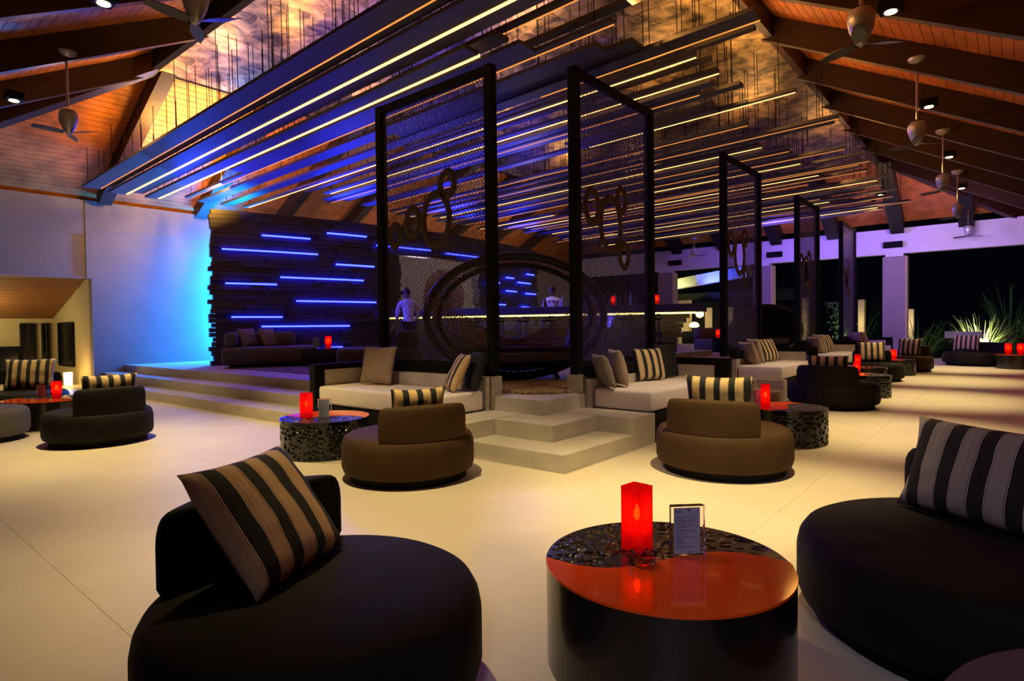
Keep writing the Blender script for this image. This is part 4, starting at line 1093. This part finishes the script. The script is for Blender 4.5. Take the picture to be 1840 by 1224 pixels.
lamp('SPOT', 'garden_spot', (-1.15, 29.0, .1), 1100, (.95, 1, .55), (-.9, 30.6, 1.6), spot_size=1.5, spot_blend=.8, shadow_soft_size=.1)
gs = empty('garden_spotlight', (-1.3, 28.9, GZ), 0, 'white garden floodlight at the foot of the bright grasses', 'garden light')
MB().tube([(0, 0, 0), (0, 0, .7)], .04, 8).build('stake', M_black, gs); MB().lathe([(.02, .7), (.16, .78), (.14, .98), (.02, 1.06)], 16).build('lamp_head', E_white, gs, True)
# potted bush
pb = empty('potted_bush', (-5.15, 27.0, 0), 0, 'small green leafed bush in a white lit pot', 'plant')
MB().lathe([(.20, 0), (.26, .1), (.30, .55), (.27, .55), (.22, .5)], 20).build('pot', M_white, pb, True)
rnd = random.Random(8); mb = MB()
for i in range(420):
    a = rnd.uniform(0, 2*PI); r = rnd.uniform(0, .55); z = .6+rnd.uniform(0, 1.6); r *= 1-.25*abs(z-1.2)
    c = Vector((r*math.cos(a)-.25*(z-.6), r*math.sin(a), z)); u = Vector((rnd.uniform(-1, 1), rnd.uniform(-1, 1), rnd.uniform(-.3, 1))).normalized()*.09; v = u.cross(Vector((rnd.uniform(-1, 1), rnd.uniform(-1, 1), .3))).normalized()*.035
    mb.add([c, c+u*.5+v, c+u, c+u*.5-v], [(0, 1, 2, 3)])
o = mb.build('leaves', M_leaf, pb); o['kind'] = 'stuff'
MB().tube([(0, 0, .5), (-.1, 0, 1.1), (-.3, .05, 1.8)], [.03, .02, .01], 6).build('stem', M_rafter, pb)
lamp('POINT', 'bush_light', (-4.95, 26.6, .9), 26, (1, 1, .6), shadow_soft_size=.05)
# lit posts of the neighbouring building
nbd = empty('garden_building', (0, 32, -.35), 0, 'low building with lit cream piers and sloping canopy in the dark beyond the bar', 'building')
for x0, x1, z1 in ((-14.5, -13.85, 3.1), (-10.32, -10.08, 3.0), (-8.05, -7.8, 3.0), (-5.62, -5.36, 2.8), (-3.78, -3.44, 2.3)):
    MB().rbox(x0, x1, -.2, .2, 0, z1, .02, 1).build('pier', M_warmwall, nbd)
MB().box(-13.75, -11.2, .3, .4, 0, 3.0).build('wall', M_black, nbd)
for x0, x1 in ((-13.12, -12.72), (-12.3, -11.6)): MB().box(x0, x1, .24, .29, 1.4, 2.65).build('window', M_warmwall, nbd)
MB().beam((-14.8, 0, 4.0), (-10.6, 0, 4.5), .5, .55).build('canopy_edge', M_white, nbd)
MB().box(-15.6, -8.4, .5, .9, 2.95, 3.5).build('fascia', M_dark, nbd)
for x, y in ((-14.2, 30.8), (-12.9, 30.9), (-10.2, 31.1), (-7.9, 31.1), (-5.5, 31.1), (-3.6, 31.1)):
    lamp('POINT', 'pier_light', (x, y, 1.3), 26, (1, .85, .4), shadow_soft_size=.1)
lamp('SPOT', 'canopy_light', (-14.6, 30.9, 3.2), 90, (.9, .9, .3), (-14.4, 32, 3.8), spot_size=1.6, shadow_soft_size=.1)
lamp('SPOT', 'canopy_light', (-12.6, 30.6, 3.2), 900, (.05, .08, 1), (-12.2, 32, 4.0), spot_size=1.7, spot_blend=1, shadow_soft_size=.1)
tl_ = empty('table_lamp', (-13.3, 31.2, 1.02), 0, 'glowing round table lamp beyond the end of the bar', 'table lamp')
MB().lathe([(.10, 0), (.10, .02), (.02, .04), (.02, .25)], 16).build('base', M_black, tl_, True)
MB().lathe([(.05, .20), (.24, .24), (.26, .34), (.18, .46), (.03, .50)], 20).build('lamp_shade', E_lamp, tl_, True)
wl_ = empty('lamp_reflection', (-13.4, 32.2, 1.75), 0, 'glowing globe standing in for the table lamp reflection beyond the bar', 'lamp reflection')  # extra glowing globe added for the lamp's reflection
MB().lathe([(.02, .0), (.18, .08), (.22, .22), (.16, .38), (.02, .44)], 20).build('globe', E_lamp, wl_, True)
MB().rbox(-.05, .05, -.02, .10, -.06, .02, .005, 1).build('bracket', M_black, wl_)
sb = empty('sideboard', (-13.3, 31.2, -.35), 0, 'dark sideboard carrying the glowing lamp beyond the bar', 'sideboard')
MB().rbox(-.6, .6, -.25, .25, .12, 1.37, .01, 1).build('body', M_blackwood, sb); 
for sx_ in (-.5, .5): MB().box(sx_-.03, sx_+.03, -.2, .2, 0, .12).build('leg', M_blackwood, sb)
# lounge behind the bar end
t = empty('lounge_sofa', (-7.3, 19.5, PZ), D(90), 'dark low lounger behind the end of the bar', 'sofa')
MB().box(-1.2, 1.2, -.4, .4, 0, .06).build('plinth', M_black, t)
MB().rbox(-1.3, 1.3, -.5, .5, .05, .42, .08, 3).build('seat', M_grey, t, True)
MB().rbox(-1.3, 1.3, .25, .5, .42, .75, .08, 3).build('backrest', M_grey, t, True)
cushion((-7.4, 20.2, PZ+.43), D(120), D(15), .55, .5, .16, M_white, 'pale violet lit cushion on the lounger beyond the bar', seed=63)
t = empty('drum_stand', (-6.9, 18.3, PZ), 0, 'small dark stand holding two red lanterns beyond the bar end', 'table')
MB().lathe([(.3, 0), (.3, .42)], 24).build('body', M_black, t, True); MB().lathe([(.31, .42), (.31, .44)], 24).build('tabletop', M_drum, t, True)
lantern((-7.0, 18.2, PZ+.445), 0, 'left red lantern on the small stand beyond the bar end', square=False, sc=1.3, power=1)
lantern((-6.8, 18.35, PZ+.445), 0, 'right red lantern on the small stand beyond the bar end', square=False, sc=1.3, power=1)
# glowing vase in the side room
vz = empty('glowing_vase', (-18.6, 4.45, 0), 0, 'small glowing lamp on the floor by the left entrance wall', 'floor lamp')
MB().lathe([(.06, 0), (.09, .02), (.10, .32), (.09, .34)], 16).build('lamp_shade', E_lamp, vz, True)
lamp('POINT', 'vase_glow', (-18.2, 4.3, .4), 14, (1, .6, .2), shadow_soft_size=.1)
tvb = empty('wall_cabinet', (-20.9, 3.2, 0), 0, 'black cabinet with screen against the yellow back wall at the left edge', 'cabinet')
MB().rbox(-.2, .2, -.9, .75, .3, 1.0, .01, 1).build('body', M_black, tvb); MB().box(.2, .215, -.8, .65, .36, .94).build('door', M_darkglass, tvb)
MB().box(-.15, .15, -.85, .7, 0, .3).build('plinth', M_black, tvb)
